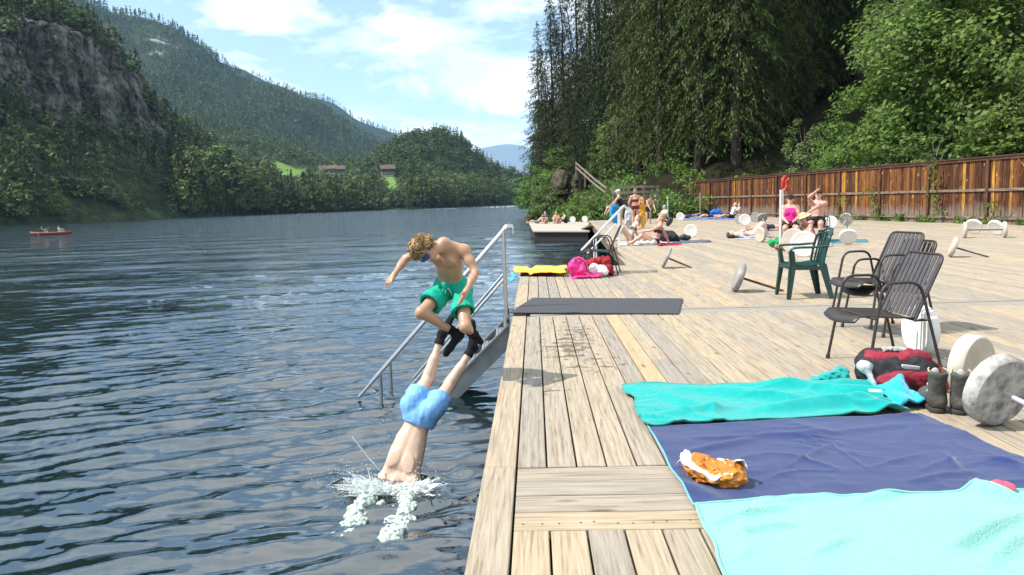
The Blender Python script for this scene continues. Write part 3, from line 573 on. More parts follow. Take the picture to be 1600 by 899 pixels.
# single trees along the far shore
def far_tree(kind, i):
    if kind == 's': c = spruce_crown(1, .17+.02*(i % 3), 120, 6, 200+i, .030, .10 if i % 2 else .2)
    else: c = leafy_crown(1, .24+.03*(i % 3), 46, 17, 220+i, .027, .12, .34)
    V, F = kites(*c[:3]); nV = len(V); mb = trunk_mb(1, .014, seed=i); TV = np.array(mb.v); me = bpy.data.meshes.new('far_tree')
    me.from_pydata([tuple(v) for v in np.concatenate([V, TV])], [], [tuple(f) for f in F]+[tuple(nV+k for k in f) for f in mb.f])
    me.materials.append(farNeedleM if kind == 's' else farLeafM); me.materials.append(barkM)
    me.polygons.foreach_set('material_index', np.array([0]*len(F)+[1]*len(mb.f), np.int32)); return me
FT = {'s': [far_tree('s', i) for i in range(5)], 'l': [far_tree('l', i) for i in range(5)]}
def put_far(px, h, t, H, kind, group):
    fi = min(max((px-h.px[0])/(h.px[1]-h.px[0]), 0), len(h.px)-1.01); i0 = int(fi); a = fi-i0; j = int(np.interp(t, h.ts, np.arange(len(h.ts)))); p = h.V[i0, j]*(1-a)+h.V[i0+1, j]*a
    if blocked(p, H, CLEAR): return
    o = bpy.data.objects.new('spruce_tree' if kind == 's' else 'leafy_tree', FT[kind][rs.randint(5)]); C.objects.link(o)
    k = H*(.8+.4*rs.rand()); o.scale = (k, k, H); o.rotation_euler = (0, 0, rs.rand()*6.28); o.location = (p[0], p[1], max(p[2], WZ)-.1)
    tag(o, ('dark pointed spruce ' if kind == 's' else 'rounded leafy tree ')+group[1], 'tree', group[0])
GL = ('trees at the foot of the rock cliff', 'on the shore below the grey rock cliff'); GM = ('trees on the far shore beside the scree', 'on the far shore right of the scree slope'); GR = ('trees on the far shore below the round hill', 'on the far shore below the round wooded hill')
for px, H, k, t in ((-22, 20, 's', .03), (-6, 17, 'l', .02), (8, 19, 's', .06), (22, 21, 's', .1), (34, 12, 'l', .02), (48, 15, 's', .08), (60, 13, 's', .02), (66, 17, 's', .05), (80, 14, 'l', .03), (92, 9, 'l', .02), (104, 8, 'l', .025), (40, 20, 's', .16), (90, 15, 's', .2), (130, 9, 's', .12), (160, 7, 'l', .1), (225, 13, 's', .16), (252, 12, 's', .09), (205, 6, 'l', .05), (272, 8, 'l', .02)): put_far(px, H1, t, H, k, GL)
px = 284.
while px < 445:
    for t in (.015, .06, .11): put_far(px+rs.uniform(-4, 4), H1, t+rs.uniform(-.01, .015), rs.uniform(15, 26)*(1.15 if t > .05 else .8), 's' if rs.rand() < .55 else 'l', GM)
    px += 8.5
px = 442.
while px < 600:
    for t in (.012, .05): put_far(px+rs.uniform(-4, 4), H1 if px < 560 else H3, t+rs.uniform(-.006, .015), rs.uniform(15, 25), 's' if rs.rand() < .45 else 'l', GR)
    px += 8
while px < 880:
    for t in (.012, .07, .13): put_far(px+rs.uniform(-4, 4), H3, t+rs.uniform(-.008, .02), rs.uniform(17, 29), 's' if rs.rand() < .5 else 'l', GR)
    px += 9.5
put_far(662, H3, .02, 40, 's', GR); put_far(645, H3, .03, 34, 's', GR)

# ------------------------------------------------------------------ houses on the far side
plasterM = M('pale_plaster', (.40, .37, .33), scale=.4, rough=.9); darkWoodM = M('dark_timber', (.10, .055, .035), (.05, .03, .02), scale=.6, rough=.85); roofM = M('brown_roof', (.12, .08, .06), (.08, .055, .045), scale=.5, rough=.9); paneM = M('dark_pane', (.02, .025, .03), rough=.1, spec=.6)
def house(loc, rz, L, Wd, h1, h2, rh, label, roof=roofM, wall=plasterM):
    e = empty('house', loc, rz); tag(e, label, 'house'); m = MB(); m.box((0, 0, h1/2-1), (L, Wd, h1+2)); m.build('wall', wall, e)
    m = MB(); m.box((0, 0, h1+h2/2), (L+.1, Wd+.1, h2)); m.prism([(-L/2, -Wd/2, h1+h2), (-L/2, Wd/2, h1+h2), (-L/2, 0, h1+h2+rh)], (L, 0, 0)); m.build('upper_storey', darkWoodM, e)
    m = MB(); ov = 1.2
    for s in (-1, 1): m.prism([(-L/2-ov, 0, h1+h2+rh+.3), (-L/2-ov, s*(Wd/2+ov), h1+h2-rh*ov/Wd*2+.3), (-L/2-ov, s*(Wd/2+ov), h1+h2-rh*ov/Wd*2), (-L/2-ov, 0, h1+h2+rh)], (L+2*ov, 0, 0))
    m.build('roof', roof, e); m = MB(); m.box((0, -Wd/2-.6, h1+.2), (L, 1.2, .2)); m.box((0, -Wd/2-1.15, h1+.75), (L, .1, .9)); m.build('balcony', darkWoodM, e)
    for x in np.linspace(-L/2+1.6, L/2-1.6, 4):
        for z in (h1*.5, h1+h2*.6):
            m = MB(); m.box((x, -Wd/2-.08, z), (1.1, .1, 1.3)); m.build('window', paneM, e)
    m = MB(); m.box((L*.2, Wd*.15, h1+h2+rh+.3), (.8, .8, 1.8)); m.build('chimney', plasterM, e); return e
hp = PD(606, 276, 592); house(hp, R(12), 9.5, 8, 3.6, 2.6, 2.6, 'white walled chalet with dark timber upper floor below the round hill')
for i, (px, py, Y, rz, L, lb) in enumerate(((506, 272, 740, 20, 8.5, 'brown roofed farmhouse left of the village below the mountain'), (521, 271, 735, -15, 7, 'small brown roofed house between two farmhouses in the far trees'), (533, 272, 730, 8, 7.5, 'brown roofed house rightmost of the far village row'))): house(PD(px, py, Y), R(rz), L, 9, 2.6, 2.2, 2.8, lb)
# lakeside landing at the scree and small hut
mb = MB(); q = P(250, 339.5, WZ+.4); mb.box((q.x, q.y, q.z), (12, 2.5, .5)); mb.box((q.x, q.y+.6, q.z-.5), (11, 1.2, .8)); e = mb.build('jetty', M('grey_boards', (.22, .20, .18), scale=1), None, origin=q); tag(e, 'low grey wooden jetty on the far shore below the scree', 'jetty')

# ------------------------------------------------------------------ right bank
def fence_x(Y): t = (Y-FA.y)/(FB.y-FA.y); return FA.x+(FB.x-FA.x)*t
def bank_z(X, Y):
    sx = np.interp(Y, [-20, 15, 30, 42, 48.5, 55, 70, 100, 140, 200, 400, 760], [fence_x(-20)-2.2, fence_x(15)-2.2, fence_x(30)-2.2, fence_x(42)-2.0, 8.0, 5.6, 4.6, 3.3, 4.2, 4.5, 12, 8]); s = X-sx
    z = WZ-.4+np.where(s < 0, s*.5, np.minimum(s, 2.2)*.55); s2 = np.maximum(s-2.2, 0); front = sstep(50, 62, Y)
    z = z+s2*(.05+.30*front)+np.maximum(s2-16, 0)*.34*(1-.6*front)+front*1.5*sstep(0, 4, s2); return z
gx = np.concatenate([np.linspace(0, 30, 90), np.linspace(31, 150, 60)]); gy = np.concatenate([np.linspace(-20, 120, 160), np.linspace(124, 760, 80)])
GX, GY = np.meshgrid(gx, gy, indexing='ij'); GZ = bank_z(GX, GY); GN = fbm(np.stack([GX*.25, GY*.25, GX*0], -1), 4, 8); inside = (GX < np.array([fence_x(y) for y in gy])[None]+.6) & (GY < 49.5)
GZ = GZ+GN*np.where(inside, .05, .9)*np.clip((GX-3)/4, 0, 1); GZ = np.where(inside, np.minimum(GZ, -.09), GZ)
idx = np.arange(GX.size).reshape(GX.shape); F = np.stack([idx[:-1, :-1], idx[1:, :-1], idx[1:, 1:], idx[:-1, 1:]], -1).reshape(-1, 4)
tag(link('ground', arr_mesh('ground', np.stack([GX, GY, GZ], -1).reshape(-1, 3), F, smooth=True), M('forest_floor', (.028, .024, .015), (.012, .016, .008), scale=1.2, rough=1, bump=.05, spec=0)), kind='structure')
def gz(x, y): return float(bank_z(np.array(x), np.array(y)))
# near conifers: four kinds, each with a trunk and a crown
def proto_tree(name, H, crown, mat, trunk, tmat): return (name, H, arr_mesh(name+'_crown', *kites(*crown[:3])), mat, trunk, tmat)
SP = [spruce_crown(30, 4.3, 620, 78, 301, .135, .05, 0, .62, wr=.24), spruce_crown(30, 3.9, 600, 80, 302, .15, .08, .05, .75, wr=.22), spruce_crown(30, 4.1, 470, 66, 303, .14, .12, .14, .40, wr=.26), spruce_crown(30, 4.6, 600, 76, 304, .14, .03, .02, .55, wr=.24)]
SPm = [crown_mesh('spruce_crown', c) for c in SP]
SPt = []
for i in range(4):
    r = random.Random(i); lim = [((math.cos(a)*2.2, math.sin(a)*2.2, z), .035) for z, a in ((r.uniform(3, 26), r.uniform(0, 6.28)) for _ in range(26))]; o = trunk_mb(30, .30 if i != 2 else .22, seed=i, limbs=lim)
    me = bpy.data.meshes.new('spruce_trunk'); me.from_pydata(o.v, [], o.f); me.polygons.foreach_set('use_smooth', [True]*len(o.f)); SPt.append(me)
LV = [leafy_crown(13, 4.4, 95, 210, 401, .125, .10, .30), leafy_crown(13, 4.0, 85, 230, 402, .095, .14, .30), leafy_crown(6, 1.35, 40, 110, 403, .07, .08, .36), leafy_crown(6, 1.6, 46, 120, 404, .08, .05, .34)]
LVm = [crown_mesh('leafy_crown', c) for c in LV]; LVt = []
for i, c in enumerate(LV):
    r = random.Random(i); H = 13 if i < 2 else 6; lim = [(tuple(q), .07 if i < 2 else .022) for q in c[3][::3]]; o = trunk_mb(H, .17 if i < 2 else .06, seed=i+9, limbs=lim, top=.85); me = bpy.data.meshes.new('leafy_trunk'); me.from_pydata(o.v, [], o.f); LVt.append(me)
for me in SPt: me.materials.append(barkM)
for me in LVt: me.materials.append(birchM)
def near_tree(kind, i, x, y, H, label, group=None, cm=None, wide=1, lean=(0, 0), z=None, rz=None):
    base = 30 if kind == 's' else (13 if i < 2 else 6); me = (SPm if kind == 's' else LVm)[i]; cm = cm or {'s': (needleM, needleM2, needleM, needleM)[i] if kind == 's' else None, 'l': (leafM, leafM2, leafM2, leafM)[i]}[kind]
    e = empty('spruce_tree' if kind == 's' else 'leafy_tree', (x, y, (gz(x, y) if z is None else z)-.15), rs.rand()*6.28 if rz is None else rz); k = H/base; e.scale = (k*wide, k*wide, k)
    if lean != (0, 0): e.rotation_euler = (lean[0], lean[1], 0)
    key = me.name+cm.name; m2 = CM.get(key)
    if not m2:
        m2 = me if not len(me.materials) else me.copy()
        m2.materials.clear(); m2.materials.append(cm); CM[key] = m2
    for n, m_ in (('crown', m2), ('trunk', (SPt if kind == 's' else LVt)[i])): o = bpy.data.objects.new(n, m_); C.objects.link(o); o.parent = e
    return tag(e, label, 'tree', group)
CM = {}
def px2x(px, Y): return PD(px, 330, Y).x
near_tree('s', 2, px2x(846, 118), 118, 30, 'thin ragged spruce at the left end of the lakeside wood', wide=1.1)
near_tree('s', 3, px2x(866, 104), 104, 29, 'gappy tall spruce second from the lake end of the wood', wide=1.15)
near_tree('s', 2, px2x(912, 80), 80, 24, 'dark bare trunked spruce leaning left over the mossy rock', lean=(0, R(-8.5)), wide=.75)
near_tree('s', 3, px2x(905, 98), 98, 33, 'tall dark spruce behind the leaning spruce at the rock', wide=.95)
near_tree('s', 3, px2x(870, 124), 124, 20, 'short broad spruce beside the lake shore behind the rock', wide=1.3)
near_tree('s', 0, px2x(940, 84), 84, 32, 'slim spruce just right of the leaning trunk', wide=1.2)
near_tree('s', 0, px2x(968, 76), 76, 33, 'dense spruce rising behind the standing bathers')
near_tree('s', 3, px2x(851, 112), 112, 25, 'lower dense spruce filling the lake end of the wood', wide=1.15)
near_tree('s', 0, px2x(884, 106), 106, 31, 'dense spruce left of the leaning trunk', wide=1.1)
near_tree('s', 3, px2x(926, 92), 92, 33, 'broad dark spruce behind the stair railing', wide=1.1)
FG = 'spruces of the wood behind the deck'
for i, (px, Y, H, k) in enumerate(((1000, 68, 32, 1), (1032, 63, 30, 1), (1062, 66, 33, 0), (1092, 60, 31, 1), (1122, 62, 34, 3), (1150, 58, 31, 1), (1178, 60, 33, 0), (1198, 66, 34, 1))):
    near_tree('s', k, px2x(px, Y), Y, H, 'tall drooping spruce in the wall of trees behind the bathers', FG, wide=1.0+.1*(i % 3))
for i, (px, Y) in enumerate(((950, 98), (985, 88), (1020, 84), (1055, 80), (1088, 77), (1118, 80), (1150, 76), (1225, 72), (1262, 70), (1300, 73), (1340, 70), (1385, 68), (1432, 72), (1480, 66), (1530, 70), (1580, 64), (1640, 66))):
    near_tree('s', (3, 0, 1)[i % 3], px2x(px, Y), Y, 33+2*(i % 4), 'dark spruce standing in the shade deep in the wood', 'spruces in the shade of the wood', wide=1.15)
for i, (px, Y, H, k, wd, lb) in enumerate(((1475, 37, 13.5, 0, 1.0, 'big broadleaf tree with bright leaves over the fence'), (1432, 42, 12.5, 1, .8, 'pale birch left of the big broadleaf tree over the fence'), (1560, 35, 12.5, 0, 1.05, 'broadleaf tree at the right edge above the fence'), (1650, 31, 12, 0, 1.0, 'broadleaf tree cut by the right edge of the photo'), (1530, 45, 16, 1, 1.05, 'tall birch behind the broadleaf trees at the right'), (1600, 43, 16, 1, 1.15, 'tall birch in the upper right corner of the photo'))):
    near_tree('l', k, px2x(px, Y), Y, H, lb, wide=wd)
for i, (px, Y, H, k, wd, lb) in enumerate(((1255, 45, 6.2, 2, .9, 'thin young birch above the lifebuoy and the brown fence'), (1312, 42, 6.5, 3, .8, 'yellow green sapling right of the thin young birch'), (1345, 41, 4.6, 2, 1.2, 'low leafy sapling behind the middle of the fence'), (1290, 40, 3.6, 3, 1.1, 'low bush showing over the fence left of the saplings'), (1385, 36, 4.5, 3, 1.2, 'leafy bush behind the fence under the pale birch'), (1455, 33, 4.6, 2, 1.5, 'bush behind the fence under the big broadleaf tree'), (1545, 30, 4.4, 3, 1.5, 'bush behind the fence at the right under the broadleaf trees'), (965, 72, 8.5, 2, 1.0, 'light green young birch in front of the dark spruces by the bathers'), (948, 78, 6, 3, 1.0, 'light leafy bush beside the steps up the bank'))):
    near_tree('l', k, px2x(px, Y), Y, H, lb, wide=wd)
for i, (px, Y, H, k, wd, lb) in enumerate(((838, 96, 7.5, 3, 1.2, 'lakeside bush hanging over the water at the point'), (858, 84, 5.0, 2, 1.7, 'broad light bush on the bank above the floating platform'), (845, 88, 3.4, 3, 1.5, 'low bush at the waterline left of the rock'), (905, 66, 2.8, 3, 1.5, 'dark bush at the foot of the rock behind the platform'), (930, 63, 2.6, 2, 1.5, 'small bush right of the rock behind the platform'), (880, 92, 8, 3, 1.2, 'leafy bush above the mossy rock'))):
    near_tree('l', k, px2x(px, Y), Y, H, lb, wide=wd, cm=leafM2 if k == 2 else leafM)
back = Mass()
for i in range(420):
    y = rs.uniform(70, 240); x = rs.uniform(16+.05*y, 30+y*.75)
    if y < 92 and x < px2x(1700, y)*.3+16: continue
    back.put(lowS[i % 4], np.array([x, y, gz(x, y)-.5]), rs.uniform(26, 36), rs.rand()*6.28, 1.4, rs.rand()*.5)
for i in range(150):
    y = rs.uniform(130, 640); sx = np.interp(y, [100, 140, 200, 400, 760], [3.3, 4.2, 4.5, 12, 8]); x = sx+3+rs.rand()*20
    back.put(lowS[i % 4], np.array([x, y, gz(x, y)-.5]), rs.uniform(18, 30), rs.rand()*6.28, 1.4, rs.rand()*.7)
tag(back.build('forest'), kind='stuff')
# undergrowth and weeds
ug = []
r = np.random.RandomState(5)
def weeds(name, pts, hs, n, size, mat, seed):
    r = np.random.RandomState(seed); Cs, Us, Vs = [], [], []
    for (x, y, z), h in zip(pts, hs):
        p = np.array([x, y, z])+np.stack([r.normal(0, .35*h, n), r.normal(0, .35*h, n), r.rand(n)*h], 1); u = unit(r.normal(0, 1, (n, 3))+np.array([0, 0, .6])); v_ = unit(np.cross(u, r.normal(0, 1, (n, 3)))); s = size*(.5+r.rand(n)); Cs.append(p); Us.append(u*s[:, None]); Vs.append(v_*s[:, None]*.5)
    return link(name, arr_mesh(name, *kites(np.concatenate(Cs), np.concatenate(Us), np.concatenate(Vs))), mat)
pts = []
for i in range(260): y = r.uniform(50, 125); x = np.interp(y, [48.5, 55, 70, 100, 140], [8, 5.6, 4.6, 3.3, 4.2])+.8+abs(r.normal(0, 5)); pts.append((x, y, gz(x, y)))
tag(weeds('undergrowth', pts, r.uniform(.5, 1.7, len(pts)), 90, .14, leafM, 6), kind='stuff')
pts = []
for i in range(70): y = r.uniform(14, 40); pts.append((fence_x(y)-.18+r.normal(0, .06), y, -.05))
pts += [(fence_x(y)-.2, y, z) for y, z in ((29.5, .1), (29.7, .5), (29.9, 1.0), (29.8, 1.5), (30, 2.0), (33.5, .2), (33.8, .6), (34, 1.0), (27, .4), (23.5, 1.9), (36, .8), (36.3, .3), (21, .1))]
tag(weeds('weeds', pts, list(r.uniform(.12, .4, 70))+[.5]*13, 34, .07, leafM, 7), kind='stuff')
# mossy rock on the bank
rockM = M('mossy_rock', (.12, .098, .07), (.022, .026, .014), scale=1.6, rough=.95, bump=.2, bscale=3, spec=.1)
def rock(c, rad, label, seed):
    r = random.Random(seed); pr = [ell((r.uniform(-.6, .6)*rad[0], r.uniform(-.5, .5)*rad[1], r.uniform(-.6, .5)*rad[2]), [q*r.uniform(.3, .62) for q in rad], k=.12) for _ in range(10)]
    o = link('rock', sdf_mesh('rock', pr, max(rad)/40, noise=(max(rad)*.30, 3.6/max(rad), (1, 1, .6))), rockM, loc=c); return tag(o, label, 'rock')
q = PD(893, 300, 86); rock((q.x, q.y, q.z), (2.4, 3, 4.2), 'large mossy brown rock below the leaning spruce', 1)
q = PD(922, 318, 74); rock((q.x, q.y, q.z-.8), (1.5, 1.6, 1.6), 'smaller brown boulder right of the large mossy rock', 2)
q = PD(833, 322, 100); rock((q.x, q.y, WZ+.2), (1.2, 1.4, .9), 'dark rock at the waterline at the wooded point', 3)

# ------------------------------------------------------------------ brown board fence
def fence_wood():
    m, N, L = new_mat('fence_wood'); b = N['Principled BSDF']; b.inputs['Roughness'].default_value = .8; b.inputs['Specular IOR Level'].default_value = .2
    g = N.new('ShaderNodeNewGeometry'); tc = N.new('ShaderNodeTexCoord')
    def nz(st, sc, d=5): mp = N.new('ShaderNodeMapping'); mp.inputs['Scale'].default_value = st; L.new(tc.outputs['Object'], mp.inputs[0]); n = N.new('ShaderNodeTexNoise'); n.inputs['Scale'].default_value = sc; n.inputs['Detail'].default_value = d; L.new(mp.outputs[0], n.inputs['Vector']); return n.outputs[0]
    def ramp(src, els, const=False):
        r = N.new('ShaderNodeValToRGB'); e = r.color_ramp.elements; r.color_ramp.interpolation = 'CONSTANT' if const else 'LINEAR'; e[0].position, e[0].color = els[0][0], col(els[0][1]); e[1].position, e[1].color = els[-1][0], col(els[-1][1])
        for p_, c_ in els[1:-1]: k = e.new(p_); k.color = col(c_)
        L.new(src, r.inputs[0]); return r.outputs[0]
    def mix(f, a, c): x = N.new('ShaderNodeMix'); x.data_type = 'RGBA'; L.new(f, x.inputs[0]) if not isinstance(f, float) else setattr(x.inputs[0], 'default_value', f); L.new(a, x.inputs[6]); L.new(c, x.inputs[7]); return x.outputs[2]
    base = ramp(g.outputs['Random Per Island'], [(0, (.09, .036, .016)), (.25, (.20, .078, .026)), (.5, (.12, .050, .022)), (.7, (.29, .118, .034)), (.88, (.16, .062, .024)), (.945, (.55, .29, .055)), (.98, (.42, .20, .04)), (1, (.4, .2, .05))], True)
    gr = ramp(nz((9, 9, .8), 3.0), [(.36, (.16, .13, .12)), (.60, (1, 1, 1))]); x = N.new('ShaderNodeMix'); x.data_type = 'RGBA'; x.blend_type = 'MULTIPLY'; x.inputs[0].default_value = .8; L.new(base, x.inputs[6]); L.new(gr, x.inputs[7]); c = x.outputs[2]
    sp = ramp(nz((3.2, 3.2, 1.7), 2.3, 3), [(.67, (0, 0, 0)), (.73, (1, 1, 1))]); pale = N.new('ShaderNodeRGB'); pale.outputs[0].default_value = (.62, .36, .13, 1); c = mix(sp, c, pale.outputs[0])
    sx = N.new('ShaderNodeSeparateXYZ'); L.new(tc.outputs['Object'], sx.inputs[0]); ma = N.new('ShaderNodeMath'); ma.operation = 'MULTIPLY_ADD'; L.new(nz((2, 2, 1), 2.0), ma.inputs[0]); ma.inputs[1].default_value = -.8; L.new(sx.outputs[2], ma.inputs[2])
    wz = ramp(ma.outputs[0], [(-.0, (.75, .75, .75)), (.35, (0, 0, 0))]); gy_ = N.new('ShaderNodeRGB'); gy_.outputs[0].default_value = (.21, .17, .14, 1); c = mix(wz, c, gy_.outputs[0])
    L.new(c, b.inputs['Base Color']); bp = N.new('ShaderNodeBump'); bp.inputs['Distance'].default_value = .006; L.new(gr, bp.inputs['Height']); L.new(bp.outputs[0], b.inputs['Normal']); return m
fA = FA+(FA-FB)*.22; fd = (FB-fA).normalized(); fn = Vector((-fd.y, fd.x, 0)); fn = fn if fn.x < 0 else -fn; flen = (FB-fA).length
e = empty('board_fence', fA); tag(e, 'long brown fence of upright boards along the back of the deck', 'fence'); mb = MB(); s = 0; rr = random.Random(8); Rm = Matrix((fd, fn, Vector((0, 0, 1)))).transposed()
while s < flen:
    wd = rr.uniform(.135, .175); mb.box(fd*(s+wd/2)+fn*rr.uniform(-.012, .012)+Vector((0, 0, 1.18)), (wd-.008, .026, 2.46), Rm); s += wd+rr.uniform(.0, .016)
mb.build('board_panel', fence_wood(), e)
railM = M('fence_rail_wood', (.27, .20, .15), (.10, .065, .045), scale=3, rough=.85, bump=.004, stretch=(1, 1, 6)); postM = M('fence_post_wood', (.12, .05, .028), (.05, .025, .016), scale=4, rough=.85)
for z, hh, off in ((1.24, .10, .045), (.22, .10, .05)):
    mb = MB(); k = 0
    while k < flen: mb.bar(fd*k+fn*off+Vector((0, 0, z)), fd*min(k+3.98, flen)+fn*off+Vector((0, 0, z)), .05, hh); k += 4
    mb.build('rail', railM, e)
mb = MB(); mb.bar(fn*.02+Vector((0, 0, 2.435)), fd*flen+fn*.02+Vector((0, 0, 2.435)), .17, .045); mb.bar(fn*.05+Vector((0, 0, 2.36)), fd*flen+fn*.05+Vector((0, 0, 2.36)), .035, .10); mb.build('cap_board', postM, e)
k = .8
while k < flen: mb = MB(); mb.box(fd*k+fn*.062+Vector((0, 0, 1.16)), (.13, .07, 2.38), Rm); mb.build('post', postM, e, bevel=.006); k += 3.1
# light rail fence and stair rail at the far end
paleWoodM = M('pale_rail_wood', (.30, .25, .19), (.17, .14, .10), scale=3, rough=.85)
def rail_fence(pts, zs, h, label, parent_name='rail_fence'):
    e = empty(parent_name, pts[0]); tag(e, label, 'railing'); o = Vector(pts[0])
    for a, b in zip(pts[:-1], pts[1:]):
        a = Vector(a)-o; b = Vector(b)-o
        for z in zs: mb = MB(); mb.bar(a+Vector((0, 0, z)), b+Vector((0, 0, z)), .05, .15); mb.build('rail', paleWoodM, e)
    for p in pts: p = Vector(p)-o; mb = MB(); mb.box(p+Vector((.02, .06, h/2-.3)), (.12, .12, h+.6)); mb.build('post', paleWoodM, e)
def at(px, py, Y): return tuple(PD(px, py, Y))
rail_fence([at(958, 322, 50), at(982, 321, 50), at(1006, 320, 50), at(1028, 320, 50.5)], (.45, .85, 1.2), 1.3, 'pale wooden rail fence behind the standing bathers')
rail_fence([at(948, 312, 62), at(930, 298, 66), at(914, 283, 70), at(900, 270, 74)], (.5, .95), 1.1, 'pale stair railing climbing the bank beside the rock')
rail_fence([at(1190, 268, 58), at(1214, 262, 58), at(1240, 258, 58), at(1262, 255, 58)], (.3, .8), 1.0, 'grey rail fence in the dark wood above the brown fence')
# ================================================================== OBJECTS ON THE DECK
steelM = M('brushed_steel', (.55, .55, .54), (.42, .42, .42), scale=14, rough=.30, metal=1, stretch=(1, 1, 8)); galvM = M('galvanised_plate', (.34, .36, .37), (.24, .26, .27), scale=5, rough=.5, metal=.55, bump=.001)
# steel boarding stairs with rails going down into the lake
YN, YF_ = 8.42, 9.12
e = empty('boarding_stairs', P(800, 492)); tag(e, 'steel stairs with tubular handrails leading down into the lake', 'stairs'); o = Vector(e.location); sh = Vector((0, YF_-YN, 0))
def pl(px, py, Y=YN): return PD(px, py, Y)-o
for s, nm in ((Vector(), 'near'), (sh, 'far')):
    p0, p1 = pl(789, 359), pl(565, 616); d = (p1-p0).normalized(); pts = round_path([pl(802, 366), pl(801, 355), pl(790, 356), p0+d*.06, p1+d*.05], .05); mb = MB(); mb.tube([p+s for p in pts], .021, 12); mb.build('handrail', steelM, e)
    mb = MB(); mb.tube([pl(786, 362)+s, pl(791, 500)+s], .0215, 12); mb.tube([pl(791, 494)+s+Vector((0, 0, 0)), pl(791, 512)+s], .034, 12); mb.build('post', steelM, e)
    mb = MB(); mb.tube([pl(787, 437)+s, pl(634, 613)+s], .017, 10); mb.build('middle_rail', steelM, e)
    mb = MB(); q = pl(594, 583)+s; mb.tube([q, q+Vector((0, 0, -1.0))], .019, 10); mb.build('support', steelM, e)
    mb = MB(); a, b = pl(796, 506)+s, pl(690, 612)+s; dn = Vector((0, 0, -.27)); ext = (b-a)*.55; mb.prism([a, b+ext, b+ext+dn, a+dn], (0, .02, 0)); a2 = a+Vector((0, -.022, 0)); mb.bar(a2, b+ext+Vector((0, -.022, 0)), .05, .02); mb.build('stringer', galvM, e)
a, b = pl(796, 506), pl(690, 612)
for k in range(7):
    c = a.lerp(b, .08+k*.21)+sh*.5+Vector((0, .01, -.1)); mb = MB(); mb.box(c, (.20, YF_-YN-.06, .025))
    for q in range(5): mb.box(c+Vector((-.08+.04*q, 0, .018)), (.008, YF_-YN-.08, .012))
    mb.build('tread', galvM, e)
# far ladder with light rails at the set back deck edge
whiteM = M('white_paint', (.78, .78, .76), (.66, .66, .64), scale=6, rough=.4)
e = empty('boarding_ladder', P(945, 382)); tag(e, 'light boarding ladder with tall slanting rails beyond the dark chair', 'ladder'); o = Vector(e.location)
for dx in (0, .55):
    a, b = PD(974, 322, 22.0)-o+Vector((dx*.3, dx*1.6, 0)), PD(908, 392, 19.6)-o+Vector((dx*.3, dx*1.6, 0)); mb = MB(); mb.tube([a+Vector((.15, .05, -.12)), a, b], .026, 10); mb.build('handrail', whiteM, e)
    a, b = PD(960, 352, 22.0)-o+Vector((dx*.3, dx*1.6, 0)), PD(918, 396, 19.8)-o+Vector((dx*.3, dx*1.6, 0)); mb = MB(); mb.tube([a, b], .02, 8); mb.build('middle_rail', whiteM, e)
    for px, py, Y in ((966, 332, 21.9), (928, 372, 20.3)): q = PD(px, py, Y)-o+Vector((dx*.3, dx*1.6, 0)); mb = MB(); mb.tube([q, (q.x, q.y, -.1 if px > 950 else -1.2)], .022, 8); mb.build('post', whiteM, e)
# floating platform
pfM = M('platform_boards', (.46, .41, .35), (.33, .29, .24), scale=4, rough=.8, stretch=(6, .4, 1)); e = empty('floating_platform', P(878, 356, -.33)); tag(e, 'low floating wooden platform with dark sides off the deck', 'platform'); o = Vector(e.location)
c1, c2, c3, c4 = P(833, 361, -.33)-o, P(921, 361, -.33)-o, P(943, 346.5, -.33)-o, P(826, 347.5, -.33)-o
mb = MB(); mb.prism([c1, c2, c3, c4], (0, 0, -.07)); mb.build('platform_top', pfM, e)
mb = MB(); k = .96; mb.prism([c*k+Vector((0, 0, -.075)) for c in (c1, c2, c3, c4)], (0, 0, -.62)); mb.build('float', M('black_float', (.012, .012, .013), rough=.7), e)
gang = MB(); gang.bar(P(921, 357, -.30), P(933, 352, -.03), 1.0, .06); tag(gang.build('gangway', pfM, origin=P(921, 357, -.3)), 'short sloping gangway between the floating platform and the deck', 'gangway')
# rubber mat
matM = M('dark_rubber', (.075, .075, .08), (.05, .05, .055), scale=40, rough=.8, bump=.001, spec=.25)
mb = MB(); q = [P(796, 490, .004), P(1060, 491.5, .004), P(1067, 468, .004), P(832, 467, .004)]; mb.prism(q, (0, 0, .014)); tag(mb.build('rubber_mat', matM, origin=q[0], bevel=.003), 'long dark grey rubber mat lying across the boards', 'mat')

